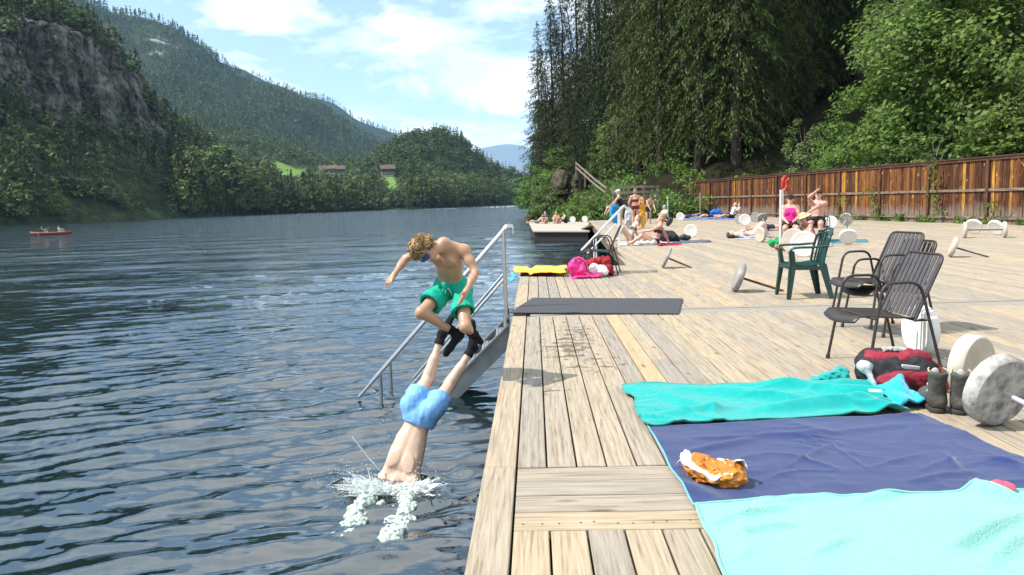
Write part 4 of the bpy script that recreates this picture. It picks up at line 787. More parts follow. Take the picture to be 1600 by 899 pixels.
# ------------------------------------------------------------------ cloth
def cloth_mat(name, c, c2=None, terry=False, rough=.9, sc=30): return M(name, c, c2 or tuple(x*.85 for x in c), scale=sc, rough=rough, bump=.005 if terry else .002, bscale=95 if terry else 240, sheen=.3, spec=.1, lo=.3, hi=.7)
def cloth(name, q, nu, nv, zf, mat, edge=.015, seed=0, z0=.012, th=.006, hole=None):
    q = [np.array(p) for p in q]; u = np.linspace(0, 1, nu); v = np.linspace(0, 1, nv); U, Vv = np.meshgrid(u, v, indexing='ij'); Pn = ((1-U)*(1-Vv))[..., None]*q[0]+(U*(1-Vv))[..., None]*q[1]+(U*Vv)[..., None]*q[2]+((1-U)*Vv)[..., None]*q[3]
    e1 = vnoise(np.stack([U*5, Vv*5, np.full_like(U, seed+.5)], -1), seed); e2 = vnoise(np.stack([U*5, Vv*5, np.full_like(U, seed+9.5)], -1), seed+1); Pn[..., 0] += edge*e1*2; Pn[..., 1] += edge*e2*2
    z = zf(U, Vv, Pn[..., 0], Pn[..., 1]); Pn[..., 2] = z0+np.maximum(z, 0)
    bot = Pn.copy(); bot[..., 2] = np.minimum(bot[..., 2]-th, .0+z0*.5+np.maximum(z, 0)*.92); n = nu*nv; ii = np.arange(n).reshape(nu, nv)
    F = [np.stack([ii[:-1, :-1], ii[1:, :-1], ii[1:, 1:], ii[:-1, 1:]], -1).reshape(-1, 4)]; F.append(F[0][:, ::-1]+n)
    for a in (ii[0, :], ii[-1, ::-1], ii[::-1, 0], ii[:, -1]): F.append(np.stack([a[:-1], a[1:], a[1:]+n, a[:-1]+n], -1))
    org = Pn.mean((0, 1)); org[2] = 0; V = np.concatenate([Pn.reshape(-1, 3), bot.reshape(-1, 3)])-org
    me = arr_mesh(name, V, np.concatenate(F), smooth=True); bm = bmesh.new(); bm.from_mesh(me); bmesh.ops.recalc_face_normals(bm, faces=bm.faces[:]); bm.to_mesh(me); bm.free(); return link(name, me, mat, loc=org)
def hem(o, nu, nv, mat, sides, r=.005):
    V = o.data.vertices
    for sd in sides:
        ids = [i*nv for i in range(nu)] if sd == 'f' else [i*nv+nv-1 for i in range(nu)] if sd == 'n' else [j for j in range(nv)] if sd == 'l' else [(nu-1)*nv+j for j in range(nv)]
        mb = MB(); mb.tube([V[i].co+Vector((0, 0, -.001)) for i in ids[::2]], r, 6); mb.build('hem', mat, o)
def ridge(X, Y, a, b, wd, hgt):     # a fold along the segment a-b
    ax, ay = a; bx, by = b; l2 = (bx-ax)**2+(by-ay)**2; t = np.clip(((X-ax)*(bx-ax)+(Y-ay)*(by-ay))/l2, 0, 1); d = np.hypot(X-ax-t*(bx-ax), Y-ay-t*(by-ay)); return hgt*np.exp(-(d/wd)**2)*np.sin(np.pi*np.clip(t*.9+.05, 0, 1))**.5
def crease(X, Y, sc, st, amp, sd):
    w_ = .25*vnoise(np.stack([X*2.2, Y*2.2, X*0+sd], -1), sd); n = vnoise(np.stack([(X+w_)*sc*st[0], (Y+w_)*sc*st[1], X*0+.5], -1), sd+1); m = np.clip(vnoise(np.stack([X*2.6, Y*2.6, X*0+sd*2.3], -1), sd+2)+.25, 0, 1); return amp*(1-np.abs(n))**7*m
def px2(px, py): p = P(px, py); return p.x, p.y
def navy_z(U, V, X, Y):
    z = .004*fbm(np.stack([X*7, Y*11, X*0], -1), 4, 3)+.006*np.maximum(fbm(np.stack([X*3+Y*2, Y*6, X*0], -1), 3, 4), 0)
    for a, b, w_, h in (((1075, 712), (1180, 690), .035, .022), ((1090, 690), (1270, 683), .03, .016), ((1250, 725), (1310, 695), .018, .016), ((1230, 735), (1255, 722), .016, .010), ((1360, 735), (1450, 712), .02, .012), ((1430, 755), (1520, 742), .025, .018), ((1440, 740), (1490, 720), .018, .014), ((1500, 740), (1475, 712), .018, .013), ((1540, 720), (1600, 735), .03, .02), ((1200, 690), (1420, 668), .04, .012), ((1300, 700), (1360, 740), .012, .006), ((1060, 760), (1120, 785), .05, .018)): z = z+ridge(X, Y, px2(a[0], a[1]), px2(b[0], b[1]), w_, h)
    z = .8*z+crease(X, Y, 3.2, (1, 1.6), .016, 21)+crease(X, Y, 6, (1, 1.3), .008, 25)
    return 1.2*z+.012*np.exp(-V*14)+.01*np.exp(-U*20)*(.5+.5*np.sin(V*11))
navyM = cloth_mat('navy_fleece', (.021, .037, .130), (.016, .029, .105)); tealM = cloth_mat('teal_cotton', (.006, .33, .305), (.005, .28, .26)); aquaM = cloth_mat('aqua_terry', (.235, .50, .44), (.165, .41, .355), True, sc=85)
nq = [P(1012, 672), P(1440, 652), P(1745, 778), P(1085, 796)]
to = tag(cloth('towel', nq, 190, 120, navy_z, navyM, .008, 3), 'large navy blue blanket spread between the teal and the pale aqua towels', 'towel')
hem(to, 190, 120, cloth_mat('light_blue_trim', (.10, .42, .66)), 'ln', .0045)
def aqua_z(U, V, X, Y):
    z = .006*fbm(np.stack([X*6, Y*6, X*0], -1), 4, 13)+.004
    for a, b, w_, h in (((1110, 830), (1230, 805), .02, .014), ((1150, 850), (1240, 830), .02, .012), ((1470, 880), (1600, 815), .03, .026), ((1540, 895), (1600, 850), .03, .022), ((1330, 800), (1440, 775), .025, .012), ((1500, 775), (1600, 800), .035, .03), ((1270, 880), (1330, 850), .02, .012), ((1190, 800), (1300, 790), .02, .01)): z = z+ridge(X, Y, px2(*a), px2(*b), w_, h)
    z = z+crease(X, Y, 3.0, (1, 1.4), .012, 31)
    return 1.9*z+.008*np.exp(-V*12)
to = tag(cloth('towel', [P(1086, 797), P(1760, 770), P(1900, 1010), P(1170, 990)], 170, 120, aqua_z, aquaM, .010, 5, z0=.022, th=.010), 'pale aqua terry towel lying nearest the camera', 'towel')
hem(to, 170, 120, cloth_mat('aqua_hem', (.20, .50, .43)), 'lf', .007)
def teal_z(U, V, X, Y):
    z = .014*np.maximum(fbm(np.stack([X*2.2, Y*9, X*0], -1), 4, 23), -.1)+.012
    for a, b, w_, h in (((1060, 615), (1290, 640), .05, .040), ((1120, 605), (1330, 622), .04, .034), ((980, 612), (1120, 650), .05, .03), ((1180, 650), (1400, 640), .05, .05), ((1300, 622), (1410, 632), .05, .06), ((1320, 640), (1420, 655), .05, .04), ((990, 606), (1060, 602), .04, .03), ((1010, 660), (1150, 645), .04, .025), ((1200, 612), (1390, 612), .06, .05)): z = z+ridge(X, Y, px2(*a), px2(*b), w_, h)
    z = z+crease(X, Y, 4.2, (.7, 2.0), .022, 41)+crease(X, Y, 8, (.8, 2.0), .010, 45)
    return 1.25*z*(1-.5*np.exp(-V*6))
to = tag(cloth('towel', [P(972, 606), P(1345, 606), P(1420, 650), P(1012, 672)], 170, 90, teal_z, tealM, .02, 7, z0=.014), 'rumpled bright teal cloth with folds behind the navy blanket', 'towel')
hem(to, 170, 90, cloth_mat('teal_hem', (.006, .26, .21)), 'lnf', .004)
def lump(name, prims, h, noise, mat, loc, label=None, cat=None, parent=None, **k):
    o = link(name, sdf_mesh(name, prims, h, noise=noise, **k), mat, parent, loc)
    return tag(o, label, cat) if label else o
q = P(1305, 604); tag(lump('cloth_bundle', [ell((0, 0, .05), (.10, .07, .06), k=.03), ell((.05, .02, .10), (.05, .04, .03), k=.02), ell((-.08, .01, .03), (.09, .05, .03), k=.03)], .006, (.022, 14, (1, 1, 2)), tealM, q), 'small crumpled teal bundle at the back edge of the teal cloth', 'cloth')
cyanM = cloth_mat('cyan_terry', (.012, .44, .66), (.01, .36, .56), True)
def cy_z(U, V, X, Y): return .03+.05*np.maximum(fbm(np.stack([X*9, Y*9, X*0], -1), 3, 33)+.15, 0)+.05*np.sin(np.pi*V)*np.sin(np.pi*U)+.03*np.sin(V*9+U*3)*np.sin(np.pi*V)
o = tag(cloth('towel', [P(1346, 606), P(1372, 572), P(1445, 636), P(1405, 648)], 60, 40, cy_z, cyanM, .02, 9, z0=.02), 'crumpled cyan terry towel in front of the red backpack', 'towel')
pM = M('white_label', (.8, .78, .8), rough=.7); mb = MB(); mb.box((0, 0, 0), (.07, .035, .004), Matrix.Rotation(R(-15), 3, 'Z')@Matrix.Rotation(R(12), 3, 'X')); q = P(1367, 640, .0); lb = mb.build('care_label', pM, o, loc=Vector((q.x, q.y, .115))-Vector(o.location))
# yellow towel on the far edge, pink bag, red and white bag
yelM = cloth_mat('yellow_towel', (.80, .42, .025), (.70, .34, .02), True)
tag(cloth('towel', [P(804, 421.5), P(886, 419.5), P(884, 433), P(803, 433)], 60, 24, lambda U, V, X, Y: .05+.05*np.exp(-((V-.75)/.25)**2)+.03*fbm(np.stack([X*6, Y*6, X*0], -1), 3, 3)-.05*np.exp(-((U-.3)/.04)**2), yelM, .02, 11, z0=.01), 'bright yellow rolled towel on the end of the near deck', 'towel')
tag(cloth('cloth', [P(797, 437), P(808, 425), P(806, 436), P(799, 445)], 14, 14, lambda U, V, X, Y: .05+.06*fbm(np.stack([X*12, Y*12, X*0], -1), 3, 3), cyanM, .02, 12), 'scrap of turquoise cloth at the end of the yellow towel', 'cloth')
pinkM = M('pink_nylon', (.80, .035, .26), (.62, .02, .18), scale=9, rough=.55, bump=.004, bscale=30); q = P(905, 434)
pk = lump('bag', [ell((-.02, 0, .15), (.17, .15, .17), k=.05), ell((.0, 0, .29), (.10, .09, .06), k=.06), ell((.12, -.15, .03), (.25, .10, .035), k=.03)], .012, (.035, 9), pinkM, q, 'bright pink drawstring bag on the deck beside the yellow towel', 'bag')
mb = MB(); mb.tube(smooth_path([(-.02, -.14, .34), (.08, -.19, .26), (.10, -.2, .14), (.05, -.21, .05)], 5), .010, 6); mb.build('strap', M('dark_strap', (.10, .01, .04)), pk)
redM = M('red_cloth', (.34, .012, .02), (.20, .008, .012), scale=12, rough=.8, bump=.004); q = P(938, 432)
tag(lump('jacket', [ell((0, .05, .22), (.22, .13, .10), k=.05), ell((.14, 0, .12), (.12, .12, .10), k=.05), ell((-.1, 0, .12), (.14, .12, .12), k=.05)], .012, (.05, 9), redM, q+Vector((0, .08, 0))), 'dark red crumpled jacket on the white bag under the dark chair', 'jacket')
tag(lump('bag', [ell((0, 0, .09), (.17, .11, .10), k=.03), ell((-.1, -.02, .12), (.09, .09, .09), k=.03)], .012, (.04, 10), whiteM, q+Vector((-.03, -.12, 0))), 'small white bag between the pink bag and the dark chair', 'bag')
# orange and white plastic bag
oraM = M('orange_plastic', (.62, .22, .012), (.42, .13, .008), scale=14, rough=.25, bump=.012, bscale=26, spec=.6); whpM = M('white_plastic_film', (.82, .82, .80), (.70, .70, .69), scale=12, rough=.35, bump=.006, bscale=30)
a, b = P(1060, 742), P(1172, 770); c = (a+b)/2; ang = math.atan2((b-a).y, (b-a).x)
bag = lump('plastic_bag', [ell((0, 0, .040), (.150, .095, .050), k=.03), ell((-.08, .02, .05), (.07, .07, .045), k=.03), ell((.09, -.01, .045), (.065, .065, .04), k=.03), ell((0, .0, .115), (.10, .055, .055), k=.02, op='s')], .0045, (.014, 22, (1, 1, 1.6)), oraM, Vector((c.x, c.y, .016)), 'crumpled orange and white plastic bag lying on the navy blanket', 'plastic bag')
bag.rotation_euler = (0, 0, ang)
pts = []; nU, nV = 90, 9
for i in range(nU+1):
    t = 2*math.pi*(i % nU)/nU; fold = math.sin(t*2+.8)
    for j in range(nV):
        s = j/(nV-1); k = 1.04-.10*s-.22*s*s*(1+.5*fold); zz = .030+.075*math.sin(min(s*1.5, 1.57))*(1+.30*fold)-.035*max(0, s-.6)*2.5; pts.append((.158*k*math.cos(t), .100*k*math.sin(t), zz))
A_ = np.array(pts); n1 = vnoise(A_*38, 3); n2 = vnoise(A_*80, 4); n3 = vnoise(A_*20, 5); rad = unit(A_*np.array([1, 1, 0])); A_ = A_+rad*(.012*n1+.006*n2)[:, None]; A_[:, 2] = np.maximum(A_[:, 2]+.018*n3+.008*n2, .004); A_[-nV:] = A_[:nV]
mb = MB(); B_ = A_.reshape(nU+1, nV, 3)[4:80, 2:]; mb.grid([tuple(p) for p in B_.reshape(-1, 3)], 76, nV-2); wf = mb.build('film', whpM, bag, fix=False); sd = wf.modifiers.new('s', 'SOLIDIFY'); sd.thickness = .0015
mb = MB(); mb.tube(smooth_path([(-.15, .03, .06), (-.19, .045, .04), (-.215, .05, .012)], 5), [.016, .015, .013, .012, .011, .010, .009, .007, .006, .004, .003], 7, flat=.35); mb.build('film', whpM, bag)
# pink pouch at the right edge
q = P(1567, 780); tag(lump('pouch', [ell((0, 0, .05), (.05, .028, .022), k=.02), ell((-.03, .01, .055), (.03, .02, .018), k=.02)], .004, (.008, 25), M('pink_plastic', (.75, .10, .16), rough=.35), Vector((q.x, q.y, .0))), 'small pink pouch on the corner of the pale aqua towel', 'pouch')
# backpack
blkM = M('black_nylon', (.022, .022, .026), (.012, .012, .014), scale=20, rough=.75, bump=.002, bscale=60); bredM = M('dark_red_nylon', (.27, .014, .03), (.19, .010, .022), scale=14, rough=.7, bump=.004, bscale=24); gryM = M('grey_webbing', (.50, .50, .48), (.36, .36, .35), scale=30, rough=.8)
q = P(1415, 613); bp = lump('backpack', [ell((0, .13, .10), (.25, .17, .12), k=.06), ell((-.10, .17, .14), (.15, .13, .11), k=.05), ell((.12, .12, .12), (.14, .15, .10), k=.05), ell((0, .0, .06), (.21, .08, .07), k=.05)], .008, (.022, 9), blkM, Vector((q.x, q.y, 0)), 'dark red and black backpack lying on its back beside the boots', 'backpack')
lump('top_flap', [ell((-.01, .16, .205), (.225, .13, .055), k=.03), ell((.11, .14, .19), (.12, .11, .05), k=.03)], .007, (.014, 12), bredM, None, parent=bp)
lump('front_pocket', [ell((-.02, -.035, .095), (.19, .055, .055), k=.03), ell((.1, -.02, .10), (.10, .05, .05), k=.03)], .007, (.016, 12, (1, 1, 2)), bredM, None, parent=bp)
lump('side_pad', [ell((-.235, .07, .16), (.05, .06, .04), k=.02), cap((-.23, .03, .13), (-.20, -.03, .03), .022, .016)], .007, (.008, 20), gryM, None, parent=bp)
mb = MB(); mb.tube(smooth_path([(-.10, .10, .258), (-.04, .12, .268), (.02, .13, .262), (.08, .11, .25)], 5), .010, 6); 
for k in range(6): mb.box((-.09+.034*k, .115, .268-.004*k), (.016, .03, .012), Matrix.Rotation(.5*k, 3, 'Z'))
mb.build('webbing', gryM, bp); mb = MB(); mb.box((.02, -.012, .165), (.12, .02, .03), Matrix.Rotation(.15, 3, 'Y')); mb.build('buckle', gryM, bp, bevel=.006)
mb = MB(); mb.tube(smooth_path([(.2, .18, .2), (.27, .10, .14), (.27, 0, .08), (.22, -.06, .02)], 6), .016, 8, flat=.5); mb.build('shoulder_strap', bredM, bp)
# hiking boots
bootM = M('grey_brown_leather', (.085, .078, .062), (.045, .042, .035), scale=14, rough=.7, bump=.003, bscale=40); soleM = M('dark_sole', (.045, .042, .04), rough=.8); linM = M('boot_lining', (.045, .045, .045), rough=.95); trimM = M('beige_boot_trim', (.55, .42, .24), rough=.8)
def boot(px, py, rz, label):
    p = P(px, py); o = lump('hiking_boot', [cap((0, 0, .06), (.0, -.004, .205), .043, .054, .03), cap((0, 0, .052), (0, .15, .045), .045, .042, .04), ell((0, .19, .045), (.047, .06, .038), k=.03), ell((0, -.018, .04), (.042, .045, .045), k=.02), ell((0, .01, .275), (.045, .048, .12), k=.006, op='s'), ell((0, -.055, .275), (.020, .04, .055), k=.006, op='s')], .004, (.004, 22), bootM, p+Vector((0, 0, .018)), label, 'boot', cut=[((0, 0, .232), (0, -.25, .97)), ((0, 0, .004), (0, 0, -1))])
    o.rotation_euler = (0, 0, rz)
    lump('sole', [cap((0, -.012, .0), (0, .20, .0), .046, .05, .02)], .004, None, soleM, None, parent=o, cut=[((0, 0, .012), (0, 0, 1)), ((0, 0, -.016), (0, 0, -1))])
    lump('lining', [cap((0, 0, .09), (0, .004, .205), .038, .0445, .01), ell((0, .01, .27), (.040, .043, .125), k=.004, op='s')], .004, None, linM, None, parent=o, cut=[((0, 0, .215), (0, 0, 1))])
    lump('tongue', [ell((0, .050, .18), (.028, .012, .055), k=.01)], .004, None, gryM, None, parent=o)
    mb = MB(); mb.tube(smooth_path([(.0495*math.sin(a), .0-.051*math.cos(a), .228-.0144*math.cos(a)-.022*math.exp(-(a/.40)**2)) for a in np.linspace(-2.3, 2.3, 19)], 3), .0042, 6); mb.build('trim', trimM, o)
    mb = MB()
    for s in (-1, 1):
        for z in (.10, .14): mb.lathe([(0, .003), (.010, .003), (.010, 0)], 10, Matrix.Translation((s*.046, .02, z))@Matrix.Rotation(R(90)*s, 4, 'Y'))
    mb.build('eyelet', gryM, o)
boot(1463, 643, R(-14), 'left hiking boot of the grey brown pair beside the backpack'); boot(1499, 646, R(-30), 'right hiking boot of the pair, next to the big disc')

# ------------------------------------------------------------------ concrete discs with steel bars
concM = M('grey_concrete', (.40, .38, .35), (.20, .19, .17), scale=7, rough=.95, bump=.004, bscale=30, spec=.1, lo=.3, hi=.7); conc2M = M('stained_concrete', (.46, .44, .41), (.15, .14, .125), scale=11, rough=.95, bump=.006, bscale=26, spec=.1, lo=.35, hi=.6); whdM = M('white_plastic', (.80, .79, .75), (.72, .71, .66), scale=3, rough=.5); beigeM = M('beige_concrete', (.56, .50, .41), (.42, .37, .30), scale=5, rough=.9, bump=.003); barM = M('rusty_bar', (.13, .055, .04), (.07, .03, .025), scale=10, rough=.7); gbarM = M('grey_bar', (.55, .56, .58), (.45, .46, .48), scale=10, rough=.45, metal=.3); darkdM = M('dark_disc', (.10, .10, .095), (.05, .05, .05), scale=8, rough=.9)
def disc_prof(r, th): b = .012; return [(0, -th/2), (r*.9, -th/2), (r-b, -th/2+.003), (r, -th/2+b), (r, th/2-b), (r-b, th/2-.003), (r*.93, th/2), (r*.86, th/2-.004), (0, th/2-.004)]
def weight(px, py, dia, ax, mat, label, th=.08, bar=0, bmat=None, second=None, br=.016, group='concrete disc weights on the deck', roll=0):
    p = P(px, py); e = empty('disc_weight', p); tag(e, label, 'weight', group); a = Vector((ax[0], ax[1], 0)).normalized(); r = dia/2; up = Vector((0, 0, 1)); sd_ = up.cross(a)
    tilt = math.asin(min(r/max(bar, .3), .5)) if (bar and not second) else 0; a = (a*math.cos(tilt)-up*math.sin(tilt)); u2 = a.cross(sd_); Mt = Matrix((sd_, u2, a)).transposed().to_4x4(); Mt.translation = Vector((0, 0, r*math.cos(tilt)+abs(math.sin(tilt))*th/2))
    mb = MB(); mb.lathe(disc_prof(r, th), 48, Mt); mb.build('disc', mat, e)
    if bar: c = Mt.translation; mb = MB(); mb.tube([c+a*(th/2-.01), c+a*bar], br, 10); mb.build('bar', bmat or barM, e)
    if second: M2 = Mt.copy(); M2.translation = Mt.translation+a*bar; mb = MB(); mb.lathe(disc_prof(r, th), 40, M2); mb.build('disc', second, e)
    return e
weight(1556, 667, .40, (.28, -.96), conc2M, 'large stained grey concrete disc nearest the camera at the right edge', .095, 1.0, gbarM, br=.014)
weight(1516, 622, .40, (.51, -.86), beigeM, 'pale concrete disc standing behind the boots and the stained disc', .10)
weight(1437, 553, .39, (-1, -.06), whdM, 'white disc standing behind the legs of the black metal chairs', .10)
weight(1154, 456, .40, (.985, -.17), concM, 'grey concrete disc with a rusty bar left of the green chair', .085, .62)
weight(1042, 419, .40, (.985, -.2), concM, 'thin grey disc standing alone in the middle of the deck', .06, .5)
weight(1080, 371, .42, (-.25, -.97), whdM, 'white disc facing the camera right of the woman in the bikini', .08)
weight(1046, 354, .44, (.75, -.66), darkdM, 'dark faced disc at the feet of the sitting man in white', .08, -.7, gbarM)
weight(1063, 345, .46, (-.2, -1), whdM, 'white disc beside the person lying in dark clothes', .08)
weight(1164, 352.5, .50, (-.2, -1), whdM, 'white disc above the raised knees of the sunbather', .09)
weight(1155, 350, .46, (-.8, -.6), concM, 'grey disc partly hidden by the white disc at the raised knees', .09)
weight(1180, 347, .46, (-.6, -.8), concM, 'darker grey disc of the two by the weeds at the fence', .10)
weight(1191, 348, .46, (-.1, -1), concM, 'paler grey disc with a bar, right of the darker one at the fence', .10, .5, gbarM)
weight(1188, 379, .42, (-.88, -.35), beigeM, 'beige disc on edge right of the sunbather with raised knees', .09)
weight(1240, 397, .56, (-.75, -.66), beigeM, 'beige disc leaning beside the white one behind the green chair', .07)
weight(1256, 402, .54, (-.35, -.94), whdM, 'white disc right behind the armrest of the green chair', .08)
weight(1298, 357, .46, (-.3, -.95), whdM, 'white disc beside the man with the cap on the bench', .09)
weight(1322, 353, .50, (-.55, -.83), conc2M, 'stained grey disc with a bar under the weeds at the fence', .10, .85, gbarM)
weight(1325, 383, .43, (-.35, -.94), whdM, 'white disc facing the camera right of the green chair', .08, -.6, M('green_bar', (.05, .12, .10)))
weight(1489, 402, .38, (.90, -.43), beigeM, 'beige disc with a dark bar behind the stacked black chairs', .085, .62, darkdM)
weight(1507, 372, .42, (.92, -.4), beigeM, 'pale disc leftmost of the four weights near the fence', .08, .9, darkdM, beigeM)
weight(1521, 366, .46, (-.75, -.65), whdM, 'white disc second from the left of the weights near the fence', .09, -.5, darkdM)
weight(1556, 368, .45, (-.93, -.35), whdM, 'white disc rightmost of the weights near the fence', .09, -.8, darkdM)
stoolM = whdM
for px, py, lb in ((895, 348, 'small white disc left one of two on the floating platform'), (914, 347, 'small white disc right one of two on the floating platform')):
    e = weight(px, py, .45, (-.3, -1), whdM, lb, .1, group='white discs on the floating platform'); e.location = P(px, py, -.33)
# ------------------------------------------------------------------ chairs
blackM = M('dark_brown_metal', (.040, .030, .026), (.024, .018, .016), scale=20, rough=.42, spec=.5); slatM = M('grey_strap', (.085, .075, .074), (.06, .053, .052), scale=12, rough=.42, spec=.6)
def seat_sheet():
    m = MB(); pts = []; nu, nv = 12, 12
    for k, dz in enumerate((0, -.012)):
        for i in range(nu):
            for j in range(nv):
                x = -.32+.46*i/(nu-1); y = -.235+.47*j/(nv-1); f = (i/(nu-1)); z = .425-.03*f-.018*math.sin(math.pi*j/(nv-1))-.045*max(0, (.12-f)/.12)**2+dz; xx = x-.035*math.sin(math.pi*j/(nv-1))*(1-f); pts.append((xx, y, z))
    fs = []
    for k in (0, 1):
        for i in range(nu-1):
            for j in range(nv-1): q = [k*144+i*nv+j, k*144+(i+1)*nv+j, k*144+(i+1)*nv+j+1, k*144+i*nv+j+1]; fs.append(q if k == 0 else q[::-1])
    for i in range(nu-1):
        for j in (0, nv-1): fs.append([i*nv+j, (i+1)*nv+j, 144+(i+1)*nv+j, 144+i*nv+j])
    for j in range(nv-1):
        for i in (0, nu-1): fs.append([i*nv+j, i*nv+j+1, 144+i*nv+j+1, 144+i*nv+j])
    m.add(pts, fs, True); return m
def metal_chair(loc, rz, label):
    e = empty('metal_chair', loc, rz); tag(e, label, 'chair', 'black metal armchairs')
    seat_sheet().build('seat', blackM, e); bx0, bz0, bx1, bz1 = .125, .375, .335, .835
    def bp_(s, y): return Vector((bx0+(bx1-bx0)*s, y, bz0+(bz1-bz0)*s))
    m = MB()
    for k in range(8): y = -.19+.38*k/7; m.bar(bp_(.03, y), bp_(.975, y), .040, .006, upv=(1, 0, -.5))
    m.build('backrest', slatM, e)
    fr_ = round_path([bp_(-.02, -.235), bp_(1, -.225), bp_(1, .225), bp_(-.02, .235)], .07); m = MB(); m.tube(fr_, .0105, 8); m.build('back_frame', blackM, e)
    for s in (-1, 1):
        y = s*.275; m = MB(); m.tube(round_path([(-.25, s*.30, 0), (-.14, y, .655), (.13, y, .655), (.30, s*.295, 0)], .085), .0112, 8); m.tube([(-.25, s*.30, .0), (-.245, s*.299, .03)], .017, 8); m.tube([(.30, s*.295, 0), (.2922, s*.294, .03)], .017, 8); m.build('side_frame', blackM, e)
    m = MB(); m.tube([(-.183, -.288, .40), (-.20, -.24, .403), (-.20, .24, .403), (-.183, .288, .40)], .010, 8); m.tube([(.20, -.287, .385), (.13, -.24, .375), (.13, .24, .375), (.20, .287, .385)], .010, 8); m.build('seat_rail', blackM, e)
    return e
metal_chair((2.745, 5.50, 0), R(3), 'black metal armchair nearest the camera with its back to the right')
c0 = metal_chair((3.50, 6.90, 0), R(10), 'lower one of the two stacked black metal armchairs')
c1 = copy_tree(c0); c1.location = (3.40, 6.93, .075); c1['label'] = 'upper one of the two stacked black metal armchairs'
c1 = copy_tree(c0); c1.location = (1.62, 13.25, 0); c1.rotation_euler = (0, 0, R(-12)); c1['label'] = 'dark armchair standing alone above the pink bag'
greenM = M('dark_green_plastic', (.008, .050, .042), (.006, .040, .034), scale=8, rough=.33, spec=.5)
def plastic_chair(loc, rz, label):   # faces -X
    e = empty('plastic_chair', loc, rz); tag(e, label, 'chair')
    m = MB(); nu, nv = 14, 14; pts = []
    for i in range(nu):
        for j in range(nv): f = i/(nu-1); g = j/(nv-1)-.5; pts.append((-.24+.44*f, g*(.48-.06*f), .43-.025*math.sin(math.pi*min(1, f*1.1))-.05*max(0, (.15-f)/.15)**2-.02*(1-(2*g)**2)*f))
    m.grid(pts, nu, nv); o = m.build('seat', greenM, e, fix=False); sd = o.modifiers.new('s', 'SOLIDIFY'); sd.thickness = .018; sd.offset = -1
    m = MB(); m.bar((-.235, -.235, .395), (-.235, .235, .395), .02, .05); m.bar((-.22, -.235, .39), (.19, -.215, .38), .02, .05); m.bar((-.22, .235, .39), (.19, .215, .38), .02, .05); m.build('apron', greenM, e, bevel=.005)
    def bk(s, t): # s up, t across -1..1 ; curved shell
        return Vector((.19+.10*s+.03*s*s-.055*t*t*(.6+.6*s), t*(.215+.02*s-.05*max(0, s-.75)**2*10), .40+.455*s-.045*t*t*max(0, s-.5)*2))
    m = MB()
    for k in range(7):
        t = -.70+1.4*k/6; pth = [bk(.02+.84*q/7, t) for q in range(8)]
        for a, b in zip(pth[:-1], pth[1:]): m.bar(a, b+(b-a)*.02, .034, .012, upv=(1, 0, -.25))
    m.build('back_slat', greenM, e)
    m = MB(); out = [bk(s, -1) for s in np.linspace(0, .86, 8)]+[bk(.93, -.88), bk(.985, -.6), bk(1, -.25), bk(1, .25), bk(.985, .6), bk(.93, .88)]+[bk(s, 1) for s in np.linspace(.86, 0, 8)]; m.tube(smooth_path(out, 4), .026, 8, flat=.55)
    m.tube([bk(.9, t) for t in np.linspace(-.8, .8, 9)], .034, 8, flat=.45); m.build('back_frame', greenM, e)
    for s in (-1, 1):
        m = MB(); m.tube(smooth_path([bk(.58, s*1.0), Vector((.17, s*.275, .655)), Vector((.03, s*.295, .645)), Vector((-.12, s*.295, .645)), Vector((-.215, s*.285, .635)), Vector((-.245, s*.275, .60))], 5), .030, 8, flat=.5); m.build('armrest', greenM, e)
        m = MB()
        def leg(t0, t1, w0, w1):  # L-shaped tapered leg
            for ax in (0, 1):
                d = Vector((1, 0, 0)) if ax == 0 else Vector((0, -s, 0)); n_ = Vector((0, -s*.012, 0)) if ax == 0 else Vector((.012, 0, 0)); sg = 1 if t0[0] < 0 or ax else -1; d = d*sg if ax == 0 else d; a, b = Vector(t0), Vector(t1); m.prism([a, a+d*w0, b+d*w1, b], n_)
        leg((-.25, s*.268, .60), (-.235, s*.252, .41), .055, .07); leg((-.237, s*.254, .42), (-.275, s*.275, 0), .072, .045); m.build('leg', greenM, e)
        m = MB(); leg((.20, s*.222, .43), (.285, s*.262, 0), .085, .045); m.build('leg', greenM, e)
    return e
plastic_chair((3.70, 9.40, 0), R(-4), 'dark green plastic armchair standing in the middle of the deck')
# poles and lifebuoy
poleM = M('white_pole', (.78, .76, .72), (.66, .64, .60), scale=5, rough=.5)
def pole(px, py, ytop, lb, r=.028, mat=poleM):
    p = P(px, py); top = PD(px-1, ytop, p.y); e = empty('pole', p); tag(e, lb, 'pole'); m = MB(); m.tube([(0, 0, 0), (0, 0, top.z)], r, 10); m.lathe([(0, top.z+.012), (r*1.15, top.z+.006), (r*1.15, top.z-.02)], 10); m.build('shaft', mat, e); m = MB(); m.lathe([(.09, 0), (.09, .012), (.03, .016), (.03, .08)], 14); m.build('foot_plate', mat, e)
pole(1219, 388, 298, 'tall white pole beside the couple on the bench', .026); pole(1024.5, 339, 305, 'white pole behind the sitting man in white', .05); pole(1043.5, 340, 308, 'white pole left of the person lying in dark clothes', .05); pole(1094.5, 339, 302, 'pale wooden pole in front of the brown fence', .07, paleWoodM)
p = P(1223, 350); e = empty('lifebuoy_stand', p); tag(e, 'thin stand with a red lifebuoy in front of the brown fence', 'lifebuoy'); m = MB(); zc = PD(1223, 287, p.y).z; m.tube([(0, 0, 0), (0, 0, zc)], .02, 8); m.build('stand', poleM, e)
redpM = M('red_lifebuoy', (.62, .035, .02), (.5, .03, .02), scale=3, rough=.45); m = MB(); n1, n2 = 30, 10; Rr_ = .30; vs = []; Mt = Matrix.Rotation(R(38), 3, 'Z')
